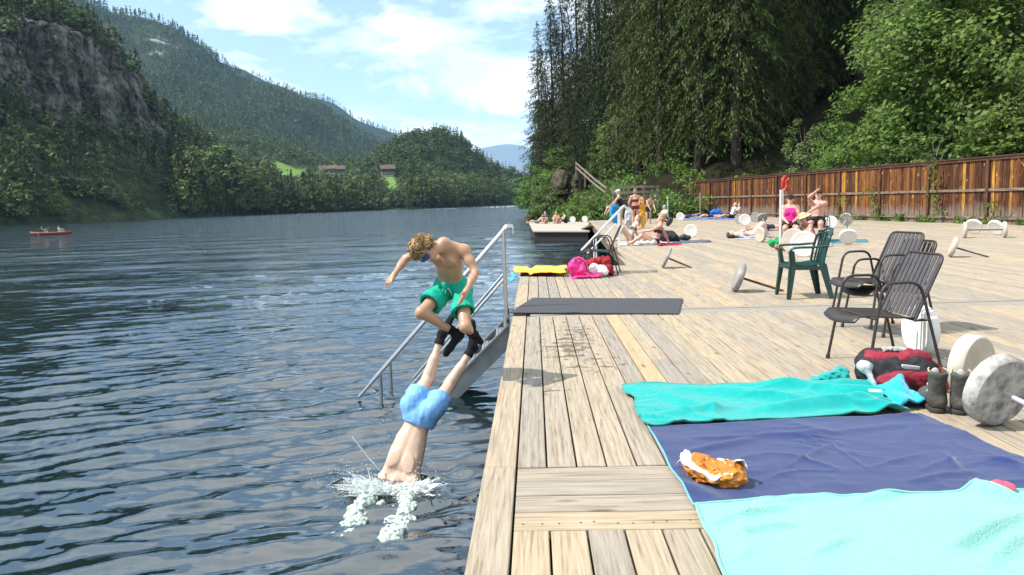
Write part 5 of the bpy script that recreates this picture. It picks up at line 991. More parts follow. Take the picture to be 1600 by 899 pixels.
for i in range(n1):
    for j in range(n2): a, b = 2*math.pi*i/n1, 2*math.pi*j/n2; vs.append(Mt@Vector(((.17+.10*math.cos(b))*math.cos(a), -.10+.06*math.sin(b), (.26+.10*math.cos(b))*math.sin(a)))+Vector((0, 0, zc)))
m.add(vs, [(i*n2+j, ((i+1) % n1)*n2+j, ((i+1) % n1)*n2+(j+1) % n2, i*n2+(j+1) % n2) for i in range(n1) for j in range(n2)], True); m.build('lifebuoy', redpM, e)
m = MB()
for a0 in (.8, 3.9):
    vs = []
    for i in range(4):
        for j in range(n2): a, b = a0+.09*i, 2*math.pi*j/n2; vs.append(Mt@Vector(((.17+.104*math.cos(b))*math.cos(a), -.10+.064*math.sin(b), (.26+.104*math.cos(b))*math.sin(a)))+Vector((0, 0, zc)))
    m.add(vs, [(i*n2+j, (i+1)*n2+j, (i+1)*n2+(j+1) % n2, i*n2+(j+1) % n2) for i in range(3) for j in range(n2)], True)
m.build('white_band', whiteM, e)
# boats far out
canoeM = M('orange_hull', (.30, .085, .04), rough=.45); p = P(80, 367, WZ)
def hull(L, Wd, H):
    m = MB(); pts = []; n, k = 17, 9
    for i in range(n):
        s = 2*i/(n-1)-1; wv = Wd/2*(1-abs(s)**2.4)**.7 if abs(s) < 1 else 0; zk = .12*H+.35*H*abs(s)**4
        for j in range(k): a = math.pi*(j/(k-1)-.5); pts.append((L/2*s, wv*math.sin(a), zk+(H*(1+.35*abs(s)**3)-zk)*(1-math.cos(a))))
    m.grid(pts, n, k); return m
e = empty('canoe', p-Vector((0, 0, .12)), R(8)); tag(e, 'long orange canoe with two paddlers far out on the left of the lake', 'canoe'); o = hull(4.7, .85, .42).build('hull', canoeM, e, fix=False); sd = o.modifiers.new('s', 'SOLIDIFY'); sd.thickness = .03
m = MB(); m.box((-.9, 0, .3), (.25, .7, .03)); m.box((1.0, 0, .3), (.25, .7, .03)); m.build('thwart', paleWoodM, e)
m = MB(); m.tube([(-.9, -.9, .2), (-.4, .6, 1.0)], .018, 6); m.box((-.93, -1.0, .12), (.05, .3, .36), Matrix.Rotation(.5, 3, 'X')); o = m.build('paddle', paleWoodM, None, loc=p); tag(o, 'wooden paddle held by the left paddler of the canoe', 'paddle')
p = P(617, 326.6, WZ); e = empty('raft', p, R(5)); tag(e, 'small dark bathing raft far out below the round hill', 'raft'); m = MB(); m.box((0, 0, .25), (6.2, 3, .5)); m.build('deck_box', M('raft_dark', (.07, .06, .055)), e, bevel=.03); m = MB()
for x in (-2.8, -1, 1, 2.8): m.tube([(x, 0, .5), (x, 0, 1.6)], .07, 6)
m.tube([(-2.8, 0, 1.6), (2.8, 0, 1.6)], .07, 6); m.build('railing', M('raft_grey', (.2, .2, .2)), e); m = MB(); m.tube([(.6, 0, .5), (.6, 0, 4.2)], .09, 6); m.build('mast', M('raft_pale', (.5, .5, .5)), e)
# ================================================================== PEOPLE
def skin(name, c): return M(name, c, tuple(x*.90 for x in c), scale=13, rough=.38, spec=.45, sub=.06, bump=.0008, bscale=60)
skTan = skin('tanned_skin', (.50, .285, .175)); skMid = skin('fair_skin', (.60, .385, .27)); skRed = skin('sunburnt_skin', (.60, .33, .24)); skPale = skin('pale_skin', (.66, .45, .33))
V3 = lambda *a: np.array(a, float)
def un(a): a = np.array(a, float); return a/(np.linalg.norm(a)+1e-9)
def body_frames(J):
    up = un(J['neck']-J['pelvis']); rt = un(J['shR']-J['shL']); rt = un(rt-up*rt.dot(up)); fr = np.cross(up, rt); r2 = un(J['hipR']-J['hipL']); r2 = un(r2-up*r2.dot(up)); f2 = np.cross(up, r2)
    hu = un(J['head']-J['neck']) if 'hup' not in J else un(J['hup']); fc = un(J['face']-hu*np.dot(J['face'], hu)); hr = un(np.cross(fc, hu)); return up, rt, fr, r2, f2, hu, fc, hr
def body_prims(J, S, female=False, fingers=False, thin=1.0, face=True):
    up, rt, fr, r2, f2, hu, fc, hr = body_frames(J); A = np.array([rt, fr, up]); A2 = np.array([r2, f2, up]); Ah = np.array([hr, fc, hu]); p = []; s = S*thin; n_, pe = J['neck'], J['pelvis']; L = lambda a, b, t: a+(b-a)*t
    p.append(ell(n_-up*.20*S, V3(.145, .098, .185)*s, A)); p.append(ell(L(pe, n_, .36), V3(.130, .088, .17)*s, A, k=.05*S)); p.append(ell(pe+up*.03*S, V3(.160 if female else .148, .105, .12)*s, A2, k=.05*S))
    p.append(cap(L(J['shL'], J['shR'], .12), L(J['shL'], J['shR'], .88), .056*s, .056*s, k=.06*S)); p.append(cap(n_-up*.03*S, J['head']-hu*.04*S, .053*s, .049*s, k=.04*S))
    for q in 'LR':
        sg = -1 if q == 'L' else 1; sh, el, wr = J['sh'+q], J['el'+q], J['wr'+q]; hp, kn, an, to = J['hip'+q], J['kn'+q], J['an'+q], J['toe'+q]
        p.append(cap(n_+hu*.02*S-fr*.015*S, L(n_, sh, .75)-fr*.01*S, .042*s, .040*s, k=.05*S)); p.append(ell(sh, V3(.056, .056, .062)*s, k=.04*S))
        p.append(cap(sh, el, .046*s, .036*s, k=.035*S)); p.append(ell(L(sh, el, .45), V3(.043, .043, .043)*s, k=.04*S)); p.append(cap(el, L(el, wr, .45), .036*s, .035*s, k=.02*S)); p.append(cap(L(el, wr, .3), wr, .035*s, .024*s, k=.03*S))
        hd = un(J['hand'+q]-wr); pn = J.get('pn'+q, fr); pn = un(pn-hd*np.dot(pn, hd)); sd = np.cross(hd, pn)
        if fingers:
            p.append(ell(wr+hd*.050*S, V3(.036, .016, .048)*s, np.array([sd, pn, hd]), k=.02*S)); p.append(cap(wr, wr+hd*.04*S, .023*s, .022*s, k=.02*S)); thumb = J.get('th'+q, sg)
            for i, (of, ln, sp) in enumerate(((-.028, .062, -.20), (-.010, .074, -.05), (.009, .070, .06), (.026, .054, .18))):
                of *= -thumb; sp *= -thumb; b0 = wr+hd*(.080-.006*abs(i-1.3))*S+sd*of*S; d1 = un(hd+sd*sp+pn*.12); d2 = un(hd+sd*sp*.8+pn*.45); m1 = b0+d1*ln*.5*S; m2 = m1+d2*ln*.5*S; p.append(cap(b0-d1*.02*S, m1, .0092*s, .0085*s, k=.006*S)); p.append(cap(m1, m2, .0084*s, .0068*s, k=.004*S))
            b0 = wr+hd*.028*S+sd*.026*thumb*S; d1 = un(hd*.75+sd*.75*thumb+pn*.3); m1 = b0+d1*.036*S; m2 = m1+un(hd+sd*.25*thumb+pn*.3)*.030*S; p.append(cap(b0, m1, .012*s, .0098*s, k=.010*S)); p.append(cap(m1, m2, .0096*s, .0078*s, k=.005*S))
        else: p.append(cap(wr, wr+hd*.13*S, .028*s, .020*s, k=.02*S)); 
        p.append(cap(hp, kn, .082*s*(1.07 if female else 1), .052*s, k=.04*S)); p.append(ell(hp-f2*.045*S-up*.01*S, V3(.078, .075, .085)*s, A2, k=.05*S)); p.append(ell(kn, V3(.053, .053, .056)*s, k=.03*S))
        ax = un(an-kn); bk = un(L(J['hip'+q], an, .5)-kn); bk = bk-ax*np.dot(bk, ax); bk = un(bk) if np.linalg.norm(bk) > .05 else -f2
        p.append(cap(kn, an, .047*s, .032*s, k=.03*S)); p.append(cap(L(kn, an, .16)+bk*.016*S, L(kn, an, .46)+bk*.014*S, .044*s, .036*s, k=.04*S)); ft = un(to-an)
        p.append(ell(an, V3(.034, .034, .036)*s, k=.02*S)); hl = an+un(ax*.9-ft*.35)*.040*S; p.append(cap(hl, an+ft*.02*S+ax*.03*S, .034*s, .036*s, k=.02*S)); p.append(cap(an+ft*.02*S+ax*.028*S, to, .036*s, .023*s, k=.03*S))
    h = J['head']; p.append(ell(h+hu*.022*S-fc*.01*S, V3(.074, .092, .098)*S, Ah, k=.02*S)); p.append(ell(h-hu*.040*S+fc*.022*S, V3(.057, .068, .080)*S, Ah, k=.03*S))
    if face:
        p += [cap(h+fc*.088*S-hu*.004*S, h+fc*.106*S-hu*.034*S, .009*S, .0135*S, k=.014*S), ell(h+fc*.070*S-hu*.098*S, V3(.022, .018, .018)*S, Ah, k=.02*S), ell(h+fc*.086*S-hu*.066*S, V3(.024, .010, .008)*S, Ah, k=.008*S)]
        for sg in (-1, 1): p.append(ell(h+hr*.074*S*sg-hu*.014*S-fc*.005*S, V3(.010, .020, .031)*S, Ah, k=.008*S)); p.append(ell(h+hr*.030*S*sg+fc*.092*S+hu*.002*S, V3(.020, .016, .012)*S, Ah, k=.014*S, op='s'))
    if J.get('lats'):
        for q, sg in (('L', -1), ('R', 1)): p.append(cap(L(n_, pe, .55)+rt*sg*.072*S, L(n_, J['sh'+q], .82)-up*.02*S, .060*s, .058*s, k=.05*S))
    if fingers:
        p.append(cap(L(n_, pe, .22)-fr*.112*S, L(n_, pe, .86)-fr*.100*S, .012*s, .010*s, k=.035*S, op='s'))
        for sg in (-1, 1):
            p.append(ell(n_-up*.13*S+rt*sg*.085*S-fr*.082*S, V3(.040, .009, .060)*s, A, k=.04*S)); p.append(ell(n_-up*.14*S+rt*sg*.07*S+fr*.078*S, V3(.062, .022, .045)*s, A, k=.03*S))
    if female:
        for sg in (-1, 1): p.append(ell(n_-up*.20*S+rt*.068*sg*S+fr*.085*S, V3(.058, .055, .058)*S, A, k=.03*S))
    return p
def leg_shorts(J, S, frac=.55, flare=.03, waist=.10, hollow=False, thin=1.0):
    up, rt, fr, r2, f2, *_ = body_frames(J); A2 = np.array([r2, f2, up]); pe = J['pelvis']; s = S*thin; p = [ell(pe+up*.035*S, V3(.166, .122, .145)*s, A2, k=.03*S, cuts=[(pe+up*waist*S, up)])]; sub = []
    for q in 'LR':
        hp, kn = J['hip'+q], J['kn'+q]; d = un(kn-hp); e_ = hp+(kn-hp)*frac; r0 = .098*s; r1 = (.084+flare)*s; p.append(cap(hp+d*.0, e_+d*.05*S, r0, r1, k=.035*S, cuts=[(e_, d)])); p.append(ell(hp-f2*.045*S, V3(.088, .085, .095)*s, A2, k=.04*S, cuts=[(pe+up*waist*S, up)]))
        if hollow: sub.append(cap(e_-d*.05*S, kn+d*.2*S, r1-.030*s, r1-.008*s, k=.004, op='s'))
    return p+sub
def torso_wear(J, S, lo, hi, inf=.008, arms=0, female=False, straps=False, thin=1.0):
    up, rt, fr, r2, f2, *_ = body_frames(J); A = np.array([rt, fr, up]); A2 = np.array([r2, f2, up]); n_, pe = J['neck'], J['pelvis']; s = S*thin; a = pe+up*lo*S; b = pe+up*hi*S; cu = [(a, -up), (b, up)]; L = lambda a, b, t: a+(b-a)*t; p = []
    p.append(ell(n_-up*.20*S, (V3(.145, .098, .185)*s+inf), A, k=.03*S, cuts=cu)); p.append(ell(L(pe, n_, .36), (V3(.122, .085, .17)*s+inf), A, k=.05*S, cuts=cu)); p.append(ell(pe+up*.03*S, (V3(.160 if female else .148, .105, .12)*s+inf), A2, k=.05*S, cuts=cu))
    for sg in (-1, 1):
        if female: p.append(ell(n_-up*.20*S+rt*.068*sg*S+fr*.085*S, V3(.058, .055, .058)*S+inf, A, k=.03*S, cuts=cu))
        if lo < 0: h = J['hipR' if sg > 0 else 'hipL']; p.append(ell(h-f2*.045*S, V3(.078, .075, .085)*s+inf, A2, k=.04*S, cuts=cu))
    if arms:
        p.append(cap(J['shL'], J['shR'], .058*s+inf, .058*s+inf, k=.05*S))
        for q in 'LR': d = un(J['el'+q]-J['sh'+q]); e_ = L(J['sh'+q], J['el'+q], arms); p.append(cap(J['sh'+q], e_+d*.05, .056*s+inf, .054*s+inf*2, k=.03*S, cuts=[(e_, d)]))
    return p
def hair_prims(J, S, kind='short'):
    up, rt, fr, r2, f2, hu, fc, hr = body_frames(J); h = J['head']; Ah = np.array([hr, fc, hu]); cu = [(h+fc*.062*S+hu*.045*S, un(fc*.86-hu*.5))]; p = [ell(h+hu*.032*S-fc*.018*S, V3(.081, .096, .097)*S, Ah, k=.02*S, cuts=cu), ell(h-hu*.035*S-fc*.045*S, V3(.074, .062, .07)*S, Ah, k=.03*S)]
    if kind == 'long': p += [cap(h-fc*.07*S+hu*.03*S, h-fc*.075*S-hu*.22*S, .065*S, .05*S, k=.05*S)]
    if kind == 'bun': p += [ell(h-fc*.07*S+hu*.11*S, V3(.042, .042, .042)*S, k=.02*S)]
    return p
def ik(a, t, l1, l2, hint):
    a, t = np.array(a, float), np.array(t, float); v = t-a; d = min(np.linalg.norm(v), (l1+l2)*.995); v = un(v); x = (l1*l1-l2*l2+d*d)/(2*d); h = math.sqrt(max(l1*l1-x*x, 0)); q = np.array(hint, float); q = un(q-v*q.dot(v)); return a+v*x+q*h, a+v*d
POSES = dict(
    stand=dict(pelvis=(0, 0, .93), spine=(0, .02, 1), feet=((-.10, 0, .075), (.10, .02, .075)), kh=(0, 1, 0), hands=((-.27, .08, .80), (.27, .08, .80)), eh=(0, -1, -.2), toe=(0, 1, -.35)),
    bend=dict(pelvis=(0, -.12, .88), spine=(0, .85, .62), feet=((-.12, 0, .075), (.12, .05, .075)), kh=(0, 1, 0), hands=((-.12, .62, .62), (.14, .60, .60)), eh=(0, -1, .2), toe=(0, 1, -.35), face=(0, .6, -.7)),
    sit=dict(pelvis=(0, 0, .11), spine=(0, -.42, 1), feet=((-.09, .70, .07), (.10, .74, .07)), kh=(0, .1, 1), hands=((-.26, -.42, .05), (.26, -.42, .05)), eh=(0, -1, 0), toe=(0, .55, .75)),
    hug=dict(pelvis=(0, 0, .11), spine=(0, .18, 1), feet=((-.08, .42, .07), (.09, .45, .07)), kh=(0, .1, 1), hands=((-.10, .36, .42), (.10, .36, .40)), eh=(0, .2, -1), toe=(0, 1, -.3)),
    knees=dict(pelvis=(0, 0, .12), spine=(0, -1, .02), feet=((-.10, .42, .075), (.10, .46, .075)), kh=(0, .1, 1), hands=((-.28, .05, .06), (.30, .02, .06)), eh=(0, 0, -1), toe=(0, 1, -.3), face=(0, .2, 1)),
    lie=dict(pelvis=(0, 0, .12), spine=(0, -1, .03), feet=((-.10, .80, .07), (.12, .80, .07)), kh=(0, 0, 1), hands=((-.28, .05, .06), (.30, .02, .06)), eh=(0, 0, -1), toe=(0, .5, 1), face=(0, .15, 1)),
    recl=dict(pelvis=(0, 0, .12), spine=(0, -.8, .75), feet=((-.10, .78, .07), (.12, .80, .07)), kh=(0, 0, 1), hands=((-.26, -.5, .05), (.26, -.5, .05)), eh=(0, -1, .2), toe=(0, .5, 1)),
    chair=dict(pelvis=(0, -.06, .53), spine=(0, -.22, 1), feet=((-.14, .42, .075), (.13, .40, .075)), kh=(0, 1, .6), hands=((-.10, .24, .66), (.10, .26, .64)), eh=(0, -.4, -1), toe=(0, 1, -.35)))
def joints(pose, H, **ov):
    S_ = H/1.7; q = dict(POSES[pose]); q.update(ov); v = lambda t: np.array(t, float)*S_; J = {}; pe = v(q['pelvis']); sp = un(q['spine']); rt = un(q.get('right', (1, 0, 0))); J['pelvis'] = pe; J['neck'] = pe+sp*.50*S_; fr = np.cross(sp, rt)
    hd = un(q.get('hup', sp+(V3(0, 0, .35) if abs(sp[2]) > .4 else 0))); J['hup'] = hd; J['head'] = J['neck']+hd*.165*S_; J['face'] = V3(*q.get('face', fr))
    for k, sg in (('L', -1), ('R', 1)):
        i = 0 if k == 'L' else 1; J['sh'+k] = J['neck']-sp*.05*S_+rt*sg*.165*S_; J['hip'+k] = pe-sp*.02*S_+rt*sg*.088*S_
        J['el'+k], J['wr'+k] = ik(J['sh'+k], v(q['hands'][i]), .28*S_, .245*S_, v(q['eh'])+rt*sg*.6); J['hand'+k] = J['wr'+k]+un(J['wr'+k]-J['el'+k])*.15*S_; kh = q['kh'] if not isinstance(q['kh'][0], tuple) else q['kh'][i]
        J['kn'+k], J['an'+k] = ik(J['hip'+k], v(q['feet'][i]), .42*S_, .40*S_, v(kh)+rt*sg*.12); J['toe'+k] = J['an'+k]+un(q['toe'])*.17*S_
    return J, S_
CL = {}
def cmat(c, rough=.85):
    k = tuple(c)
    if k not in CL: CL[k] = M('cloth_dye', c, tuple(x*.8 for x in c), scale=12, rough=rough, spec=.2, bump=.002, bscale=40)
    return CL[k]
hairM = {'brown': M('brown_hair', (.11, .06, .03), (.05, .028, .015), scale=30, rough=.55, stretch=(1, 1, .3)), 'blond': M('blond_hair', (.42, .28, .12), (.22, .13, .05), scale=40, rough=.5, stretch=(1, 1, .3)), 'dark': M('dark_hair', (.03, .02, .015), (.015, .01, .008), scale=30, rough=.5), 'grey': M('grey_hair', (.45, .43, .40), (.3, .29, .27), scale=30, rough=.6)}
def person(loc, yaw, pose, H, label, group, sk=skMid, female=False, hair='brown', hk='short', wear=(), vox=.017, thin=1.0, acc=(), **ov):
    J, S_ = joints(pose, H, **ov); o = link('person', sdf_mesh('person', body_prims(J, S_, female, False, thin), vox), sk, loc=loc); o.rotation_euler = (0, 0, yaw); tag(o, label, 'person', group)
    if hair: link('hair', sdf_mesh('hair', hair_prims(J, S_, hk), vox*.8, noise=(.008, 22)), hairM[hair], o)
    for kind, c in wear:
        if kind == 'shorts': nm, pr = 'shorts', leg_shorts(J, S_, .52, .018, thin=thin)
        elif kind == 'trousers': nm, pr = 'trousers', leg_shorts(J, S_, .97, .0, thin=thin)
        elif kind == 'briefs': nm, pr = 'bikini_bottom', torso_wear(J, S_, -.09, .075, .010, female=female, thin=thin)
        elif kind == 'bra': nm, pr = 'bikini_top', torso_wear(J, S_, .24, .345, .008, female=female, thin=thin)
        elif kind == 'suit': nm, pr = 'swimsuit', torso_wear(J, S_, -.10, .40, .009, female=female, thin=thin)
        elif kind == 'tank': nm, pr = 'tank_top', torso_wear(J, S_, .02, .43, .012, female=female, thin=thin)
        elif kind == 'shirt': nm, pr = 'shirt', torso_wear(J, S_, -.02, .52, .016, arms=.55, female=female, thin=thin)
        link(nm, sdf_mesh(nm, pr, vox*.8, noise=(.004, 14)), cmat(c), o)
    up, rt, fr, r2, f2, hu, fc, hr = body_frames(J); h = J['head']; Ah = np.array([hr, fc, hu])
    for kind, c in acc:
        if kind == 'cap': link('cap', sdf_mesh('cap', [ell(h+hu*.05*S_-fc*.008*S_, V3(.088, .104, .085)*S_, Ah, cuts=[(h+hu*.045*S_, -hu)]), ell(h+hu*.052*S_+fc*.13*S_, V3(.075, .085, .012)*S_, Ah, k=.01)], .008), cmat(c), o)
        if kind == 'hat': link('straw_hat', sdf_mesh('straw_hat', [ell(h+hu*.07*S_, V3(.095, .105, .085)*S_, Ah, cuts=[(h+hu*.045*S_, -hu)]), ell(h+hu*.052*S_, V3(.20, .21, .016)*S_, Ah, k=.01)], .009), cmat(c), o)
        if kind == 'glasses': link('sunglasses', sdf_mesh('sunglasses', [ell(h+hr*.031*S_*sg+fc*.094*S_+hu*.004*S_, V3(.030, .012, .020)*S_, Ah, k=.006) for sg in (-1, 1)], .006), cmat(c, .15), o)
        if kind in ('socks', 'shoes'):
            for q in 'LR': a = J['an'+q]; t = J['toe'+q]; kn = J['kn'+q]; link('shoe' if kind == 'shoes' else 'sock', sdf_mesh('shoe', [cap(a+un(a-kn)*.03*S_, t+un(t-a)*.01, .045*S_, .036*S_, k=.02), cap(a, a+(kn-a)*(.55 if kind == 'socks' else .12), .044*S_, .055*S_ if kind == 'socks' else .045*S_, k=.02)], .012), cmat(c), o)
        if kind == 'bands':  # straps of a bikini top over the shoulders
            mb = MB()
            for sg in (-1, 1): mb.tube([Vector(J['neck']-up*.10*S_+rt*sg*.07*S_+fr*.10*S_), Vector(J['neck']+up*.02*S_+rt*sg*.06*S_), Vector(J['neck']-up*.12*S_+rt*sg*.07*S_-fr*.105*S_)], .008, 6)
            mb.build('strap', cmat(c), o)
    return o
# ---- the jumping boy
def joints_px(d):
    J = {}
    for k, v in d.items(): J[k] = np.array(PD(*v)) if k not in ('face', 'hup', 'pnL', 'pnR', 'thL', 'thR') else (np.array(v, float) if isinstance(v, tuple) else v)
    return J
def rebase(J, b): return {k: (v-b if (isinstance(v, np.ndarray) and k not in ('face', 'hup', 'pnL', 'pnR')) else v) for k, v in J.items()}
BOY = joints_px(dict(pelvis=(706, 448, 5.60), neck=(695, 382, 5.36), head=(664, 390, 5.24), face=(.30, -.42, -.86), hup=(-.72, -.55, .30), shL=(727, 393, 5.38), shR=(666, 389, 5.50), elL=(743, 426, 5.32), wrL=(728, 455, 5.16), handL=(718, 478, 5.10), elR=(634, 404, 5.58), wrR=(617, 428, 5.44), handR=(600, 450, 5.36), hipL=(722, 457, 5.56), hipR=(690, 457, 5.60), knL=(727, 511, 5.33), anL=(737, 520, 5.62), toeL=(751, 534, 5.72), knR=(658, 489, 5.40), anR=(713, 521, 5.50), toeR=(697, 553, 5.46), pnL=(-.8, .2, .3), pnR=(.2, .3, -1.), thL=-1, thR=-1))
bb = np.array(PD(706, 448, 5.60)); BJ = rebase(BOY, bb); SB = .80
boy = tag(link('person', sdf_mesh('person', body_prims(BJ, SB, False, True, .95), .0052), skTan, loc=bb), 'boy in teal swim shorts and blue goggles caught in mid jump beside the stairs', 'person', 'boys jumping into the lake')
tealS = M('teal_swim_cloth', (.010, .40, .27), (.008, .34, .225), scale=10, rough=.7, bump=.004, bscale=22, spec=.2)
link('swim_shorts', sdf_mesh('swim_shorts', leg_shorts(BJ, SB, .58, .034, .12, True, .95), .006, noise=(.012, 16, (1, 1, .6))), tealS, boy)
up, rt, fr, r2, f2, hu, fc, hr = body_frames(BJ); h = BJ['head']; Ah = np.array([hr, fc, hu])
mb = MB(); w0 = BJ['pelvis']+up*.085*SB+f2*.112*SB
for sg in (-1, 1): mb.tube(smooth_path([Vector(w0), Vector(w0+r2*sg*.02-up*.03+f2*.008), Vector(w0+r2*sg*.025-up*.07+f2*.004)], 4), .003, 6)
mb.build('drawstring', whiteM, boy)
hp = hair_prims(BJ, SB, 'short'); ho = link('hair', sdf_mesh('hair', hp, .005, noise=(.008, 26)), hairM['blond'], boy)
rr = np.random.RandomState(4); mb = MB(); crown = un(hu*.85-fc*.5)
for i in range(1000):
    d = un(rr.normal(0, 1, 3))
    if np.dot(d, hu) < -.55 or (np.dot(d, fc) > .55 and np.dot(d, hu) < .30): continue
    b0 = h+hu*.03*SB-fc*.014*SB+(hr*d.dot(hr)*.082+fc*d.dot(fc)*.096+hu*d.dot(hu)*.098)*SB; g = un(d-crown*np.dot(d, crown)+d*.12)+rr.normal(0, .28, 3); t_ = un(g-d*np.dot(g, d)*.85); ln = rr.uniform(.030, .058); c_ = un(np.cross(d, t_))*rr.choice([-1, 1]); lift = rr.uniform(.002, .010)
    mb.tube(smooth_path([Vector(b0-d*.006), Vector(b0+t_*ln*.4+d*lift), Vector(b0+t_*ln*.8+c_*ln*.16+d*lift*.8), Vector(b0+t_*ln*1.1+c_*ln*.38-d*.008)], 2), [.0034, .0042, .0042, .0036, .003, .002, .0008], 4, False)
mb.build('hair_strands', M('blond_strands', (.50, .33, .14), (.13, .075, .03), scale=18, rough=.45, island=.45), ho)
gogM = M('blue_lens', (.02, .09, .30), (.015, .07, .25), rough=.12, spec=.6); strapM = M('blue_strap', (.03, .12, .42), rough=.6)
gg = link('goggles', sdf_mesh('goggles', [ell(h+hr*.030*SB*sg+fc*.092*SB+hu*.002*SB, V3(.033, .018, .024)*SB, Ah, k=.008) for sg in (-1, 1)]+[cap(h+fc*.10*SB-hr*.02*SB, h+fc*.10*SB+hr*.02*SB, .007, .007)], .004), gogM, boy)
mb = MB(); mb.tube([Vector(h+(hr*math.cos(a)*.082+fc*math.sin(a)*.098)*SB+hu*(.004+.018*max(0, -math.sin(a)))*SB) for a in np.linspace(-3.7, .55, 22)], .007, 6, flat=.4); mb.build('strap', strapM, gg)
eyeM = M('eye_white', (.8, .8, .78), rough=.2)
def sock(par, J, q, S_, c, up_=.33, th=.006):
    a, t, kn = J['an'+q], J['toe'+q], J['kn'+q]; ax = un(a-kn); ft = un(t-a); hl = a+un(ax*.9-ft*.35)*.040*S_; e_ = a+(kn-a)*up_
    link('sock', sdf_mesh('sock', [cap(hl, a+ft*.02*S_+ax*.03*S_, .034*S_+th, .036*S_+th, k=.02), cap(a+ft*.02*S_+ax*.028*S_, t, .036*S_+th, .025*S_+th, k=.03), cap(a-ax*.0, e_, .034*S_+th, .042*S_+th, k=.02, cuts=[(e_, un(kn-a))])], .005, noise=(.003, 30)), cmat(c), par)
for q in 'LR': sock(boy, BJ, q, SB, (.010, .010, .012), .22)
# ---- the diving boy
DIV = joints_px(dict(pelvis=(659, 645, 6.15), neck=(621, 746, 5.97), head=(606, 778, 5.88), face=(-.1, .8, -.5), shL=(648, 755, 5.92), shR=(596, 753, 5.96), elL=(637, 796, 5.68), wrL=(620, 834, 5.44), handL=(611, 862, 5.28), elR=(567, 785, 5.72), wrR=(544, 822, 5.50), handR=(527, 849, 5.36), hipL=(677, 641, 6.13), hipR=(644, 632, 6.18), knL=(703, 600, 6.40), anL=(736, 548, 6.50), toeL=(738, 504, 6.54), knR=(669, 591, 6.44), anR=(689, 528, 6.55), toeR=(705, 497, 6.66), pnL=(0, .8, -.4), pnR=(0, .8, -.4), thL=1, thR=-1))
db = np.array(PD(659, 645, 6.15)); DJ = rebase(DIV, db); DJ['lats'] = 1; SD = .95
div = tag(link('person', sdf_mesh('person', body_prims(DJ, SD, False, True, .97), .0065), skPale, loc=db), 'boy in pale blue swim shorts diving head first into the water', 'person', 'boys jumping into the lake')
blueS = M('pale_blue_swim_cloth', (.22, .46, .80), (.17, .38, .70), scale=10, rough=.7, bump=.004, bscale=22, spec=.2)
link('swim_shorts', sdf_mesh('swim_shorts', leg_shorts(DJ, SD, .46, .026, .115, True, 1.0), .006, noise=(.005, 22, (1, 1, .5))), blueS, div)
link('hair', sdf_mesh('hair', hair_prims(DJ, SD), .008, noise=(.012, 26)), hairM['brown'], div)
for q in 'LR': sock(div, DJ, q, SD, (.012, .012, .014), .16)
# ---- splash
foamM = M('white_foam', (.86, .90, .88), (.74, .82, .80), scale=20, rough=.35, spec=.5); dropM, N, L = new_mat('water_drop'); b = N['Principled BSDF']; b.inputs['Base Color'].default_value = (.85, .92, .92, 1); b.inputs['Roughness'].default_value = .05; b.inputs['Transmission Weight'].default_value = .15; b.inputs['IOR'].default_value = 1.33
def wet_mat(name, c, fac):
    m, N, L = new_mat(name); b = N['Principled BSDF']; b.inputs['Roughness'].default_value = .22; tc = N.new('ShaderNodeTexCoord'); n = N.new('ShaderNodeTexNoise'); n.inputs['Scale'].default_value = 45; n.inputs['Detail'].default_value = 5; L.new(tc.outputs['Object'], n.inputs['Vector']); b.inputs['Base Color'].default_value = col(c)
    mr = N.new('ShaderNodeMapRange'); mr.inputs[1].default_value = .38; mr.inputs[2].default_value = .62; mr.inputs[3].default_value = max(fac-.3, 0); mr.inputs[4].default_value = min(fac+.3, 1); L.new(n.outputs[0], mr.inputs[0])
    t = N.new('ShaderNodeBsdfTransparent'); mx = N.new('ShaderNodeMixShader'); L.new(mr.outputs[0], mx.inputs[0]); L.new(b.outputs[0], mx.inputs[1]); L.new(t.outputs[0], mx.inputs[2]); L.new(mx.outputs[0], N['Material Output'].inputs[0]); return m
rr = np.random.RandomState(12); pr = []; sc0 = np.array(PD(620, 765, 5.95)); sc0[2] = WZ; drops = []
for (px, py, n, sx, sy, hh) in ((578, 763, 230, .060, .05, .30), (650, 765, 210, .045, .05, .27), (612, 768, 200, .10, .035, .20), (592, 760, 110, .07, .02, .22), (634, 762, 110, .06, .02, .22)):
    q = np.array(P(px, py, WZ))
    for _ in range(n):
        c = q+np.array([rr.normal(0, sx), rr.normal(0, sy), 0]); out = un(np.array([c[0]-sc0[0], c[1]-sc0[1], 0])*1.1+np.array([rr.normal(0, .1), rr.normal(0, .1), .17])); ln = hh*rr.rand()**2.2+.02; b0 = c+np.array([0, 0, rr.uniform(-.02, .02)]); r0 = rr.uniform(.0035, .0095); pr.append(cap(b0, b0+out*ln, r0, .0018, k=.010))
        drops.append(b0+out*(ln+rr.uniform(.01, .14))+np.array([0, 0, rr.uniform(0, .05)]))
foamM = wet_mat('white_foam', (.90, .93, .92), .40)
tag(link('water_splash', sdf_mesh('water_splash', pr, .004, noise=(.003, 60)), foamM), 'white splash of foam where the diving boy enters the lake', 'splash', kind='stuff')
dropM, N, L = new_mat('water_drop'); b = N['Principled BSDF']; b.inputs['Base Color'].default_value = (.85, .92, .92, 1); b.inputs['Roughness'].default_value = .05; b.inputs['Transmission Weight'].default_value = .15; b.inputs['IOR'].default_value = 1.33
mb = MB()
pts = [PD(x, y, 5.9) for x, y in ((550, 682), (556, 690), (563, 699), (570, 708), (578, 718), (586, 727), (592, 735))]; mb.tube(smooth_path(pts, 4), [.003+.003*rr.rand() for _ in range(25)], 6)
